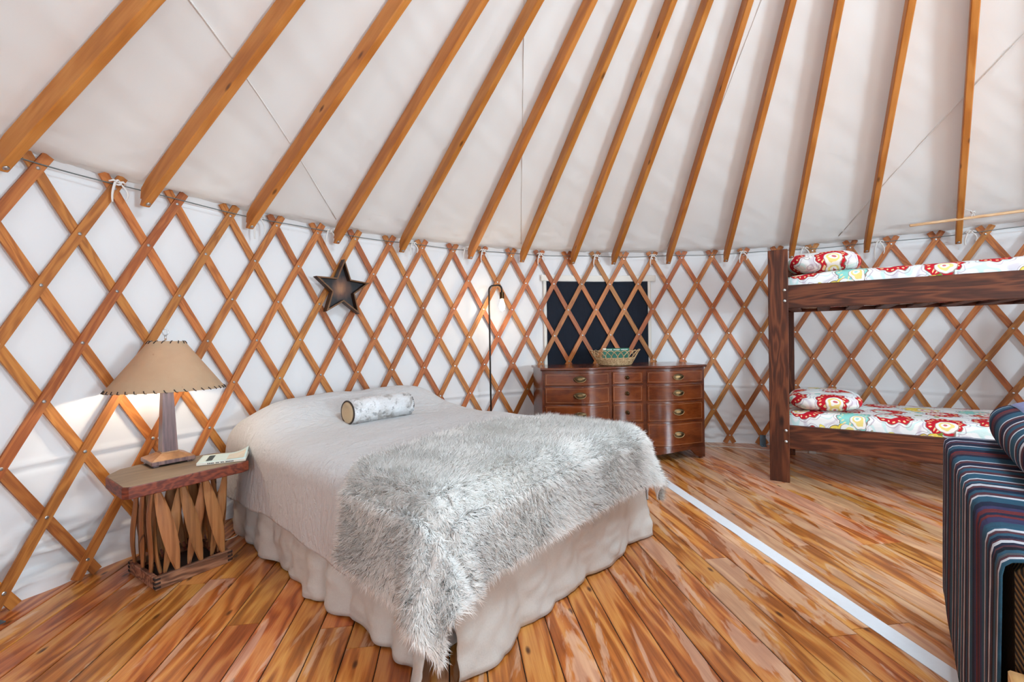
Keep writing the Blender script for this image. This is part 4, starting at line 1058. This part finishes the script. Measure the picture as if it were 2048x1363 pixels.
kloc = lambda x, y, z: Vector((2.069, 3.672, 0)) + Matrix.Rotation(KA, 3, 'Z') @ Vector((x, y, z))
MLH = (KL-.16)/2
for zb, zt_, nm, sd in ((1.410, 1.668, 'upper', 3), (.302, .562, 'lower', 8)):
    h = (zt_-zb)/2
    rounded('bunk_mattress', (0, 0, 0), (MLH-.01, KD/2-.080, h), (.14, .30), M_PAIS, kloc(KL/2, KD/2, zb+h), KA, 'mattress in a bright paisley cover on the %s bunk' % nm, 'mattress', wob=.009, seed=sd, n=120, m=60)
rounded('bunk_pillow', (0, 0, 0), (.25, .35, .100), (.55, .85), M_PAIS, kloc(.37, KD/2-.09, 1.742), KA, 'paisley covered pillow at the head of the upper bunk', 'pillow', wob=.012, seed=13)
rounded('bunk_pillow', (0, 0, 0), (.25, .34, .080), (.55, .8), M_PAIS, kloc(.37, KD/2-.08, .632), KA, 'paisley covered pillow at the head of the lower bunk', 'pillow', wob=.014, seed=17)

# ------------------------------------------------------------------ sofa with striped blanket
SA = math.atan2(-.766, -.643); SO = Vector((1.680, 1.765, 0))
so = thing('sofa', 'brown ribbed sofa with pale wood frame under the striped blanket', 'sofa', SO, SA)
mb = MB(); mb.box((.622, .43, .475), (.602, .415, .290), ch=.02); mb.build('body', M_RIB, so)
for y in (.016, .84): mb = MB(); mb.box((.62, y, .172), (.61, .014, .018), ch=.002); mb.build('bottom_rail', M_PALEW, so)
for x in (.03, 1.20):
    for y in (.030, .82): mb = MB(); mb.box((x, y, .085), (.028, .022, .085), ch=.003); mb.build('leg', M_PALEW, so)
mb = MB(); mb.box((-.012, .03, .14), (.014, .03, .05), ch=.002); mb.build('corner_block', M_PALEW, so)
mb = MB(); mb.box((1.30, .43, .562), (.055, .43, .02), ch=.003); mb.build('arm_rest', M_PALEW, so)
sloc = lambda x, y, z: SO + Matrix.Rotation(SA, 3, 'Z') @ Vector((x, y, z))
# blanket: profile in (y,z) swept along X
pr = [(-.004, .178 + i*.045) for i in range(13)] + [(-.004, .745), (-.001, .762), (.008, .771), (.022, .775)] + [(.06 + i*.078, .776) for i in range(11)]
nx_ = 120; xs = np.linspace(-.002, 1.238, nx_)[:, None]; yv = np.array([p[0] for p in pr])[None, :]; zv = np.array([p[1] for p in pr])[None, :]
gB = sines(101, 10, 5, 22); gC = sines(102, 10, 4, 14)
hg = np.clip((.76-zv)/.5, 0, 1)
Yb = yv - hg*(.006 + .006*gB(xs, zv*.3)) ; Zb = zv + (1-np.clip(hg*20, 0, 1))*.0025*gC(xs, yv) + 0*xs
grid('striped_blanket', np.stack([xs + 0*yv, Yb, Zb], -1), M_STRIPE, loc=SO, rotz=SA, solid=-.004)
bpy.data.objects['striped_blanket'].select_set(False)
tag(bpy.data.objects['striped_blanket'], 'teal, maroon and white striped woven blanket draped over the sofa', 'blanket')
rounded('sofa_cushion', (.50, 0, 0), (.55, .155, .082), (.55, .75), M_STRIPE, sloc(-.02, .248, .860), SA, 'fat rolled cushion in striped weave resting on the draped sofa', 'cushion', wob=.004, seed=23, n=64, m=40)
xs = np.linspace(.16, .62, 24)[:, None]; an = np.linspace(-.75, 1.1, 16)[None, :]
fc = grid('folded_cloth', np.stack([xs + .01*np.sin(an*4) + 0*an, .248 + .150*np.sin(an) + 0*xs, .866 + .090*np.cos(an)**.8 + .003*np.sin(xs*30)*np.cos(an*3)], -1) if False else np.stack([xs + .01*np.sin(an*4) + 0*an, .248 + .140*np.sin(an) + 0*xs, .862 + .088*np.sqrt(np.clip(1-(.95*np.sin(an))**2, .05, 1)) + .002*np.sin(xs*30)], -1), M_BLUEC, loc=SO, rotz=SA, solid=-.006)
tag(fc, 'small blue striped cloth lying on top of the striped cushion', 'cloth')

# ------------------------------------------------------------------ stick tied under the rafter
p0, p1 = Vector((3.575, 4.085, 2.128)), Vector((4.36, 3.40, 2.13))
sk = thing('wooden_pole', 'thin pale wooden pole tied under the rafters above the bunk', 'pole')
d = (p1-p0); ln = d.length
mb = MB(); mb.box((ln/2, 0, 0), (ln/2, .009, .011), ch=.004); o = mb.build('stick', M_DOWEL, sk); o.matrix_world = Matrix.Translation(p0) @ d.to_track_quat('X', 'Z').to_matrix().to_4x4()
mb = MB(); c = p0 + d*.385
rp = Vector((CX + 3.55*math.cos(math.radians(50.8)), CY + 3.55*math.sin(math.radians(50.8)), ZAX + SLOPE*(RE-3.55)))
tgn = Vector((-math.sin(math.radians(50.8)), math.cos(math.radians(50.8)), 0))
mb.tube([c + Vector((0, 0, -.016)), c + Vector((.012, .0, .01)), c + Vector((0, 0, .05)), rp + tgn*.026 + Vector((0, 0, -.02)), rp + tgn*.026 + Vector((0, 0, .06))], .0032, 6)
mb.tube([c + Vector((0, 0, -.016)), c + Vector((-.012, .0, .01)), c + Vector((0, 0, .05)), rp - tgn*.026 + Vector((0, 0, -.02)), rp - tgn*.026 + Vector((0, 0, .06))], .0032, 6)
mb.tube([c + Vector((.01*math.cos(q), .01*math.sin(q), .045 + .006*math.sin(3*q))) for q in [2*PI*i/10 for i in range(10)]], .006, 6, closed=True)
mb.build('cord', M_TIE, sk, smooth=True)

# ------------------------------------------------------------------ brackets, cords
def bracket(x, y, a, label, hh=.11):
    b = thing('floor_bracket', label, 'bracket', (x, y, 0), a)
    m1 = MB(); m1.box((0, 0, .0035), (.028, .032, .0025)); m1.build('foot_plate', M_GALV, b)
    m1 = MB(); m1.box((0, .030, hh/2+.001), (.028, .0025, hh/2)); m1.build('upright_plate', M_GALV, b)
    m1 = MB()
    for sx in (-.012, .012): m1.lathe([(.005, .006), (.005, .008), (0, .009)], 8, (sx, 0, 0))
    m1.build('screws', M_STEEL, b)
def atwall(ang_, r): t = math.radians(ang_); return CX + r*math.cos(t), CY + r*math.sin(t), t - PI/2
x, y, a = atwall(167.4, R-.062); bracket(x, y, a, 'galvanised angle bracket screwed to the floor left of the nightstand')
x, y, a = atwall(73.4, R-.062); bracket(x, y, a, 'blue grey angle bracket at the wall between dresser and bunk bed')
def cord(name, pts, label, rad=.0035):
    mb = MB(); P_ = []
    for i in range(len(pts)-1):
        a, b = pts[i], pts[i+1]; p_ = pts[i-1] if i else a; n_ = pts[i+2] if i+2 < len(pts) else b
        for k in range(6):
            t = k/6; P_.append(tuple(.5*((2*a[j]) + (-p_[j]+b[j])*t + (2*p_[j]-5*a[j]+4*b[j]-n_[j])*t*t + (-p_[j]+3*a[j]-3*b[j]+n_[j])*t**3) for j in range(3)))
    P_.append(pts[-1]); mb.tube(P_, rad, 6); tag(mb.build(name, M_CORD, smooth=True), label, 'cord')
cord('power_cord', [(-1.86, 2.62, .40), (-1.80, 2.68, .10), (-1.765, 2.70, .006), (-1.70, 2.76, .005), (-1.72, 2.83, .006), (-1.66, 2.84, .005)], 'white power cord on the floor between nightstand and bed')
cord('extension_cord', [(1.93, 4.80, .006), (2.18, 4.78, .005), (2.45, 4.66, .006), (2.66, 4.55, .005), (2.85, 4.50, .006), (3.0, 4.42, .006)], 'white extension cord running along the wall under the bunk bed')
mb = MB(); mb.box((2.93, 4.46, .014), (.03, .016, .013), rotm('Z', -.4), ch=.003); tag(mb.build('plug_adapter', M_CORD), 'small white plug adapter on the floor under the bunk bed', 'plug')
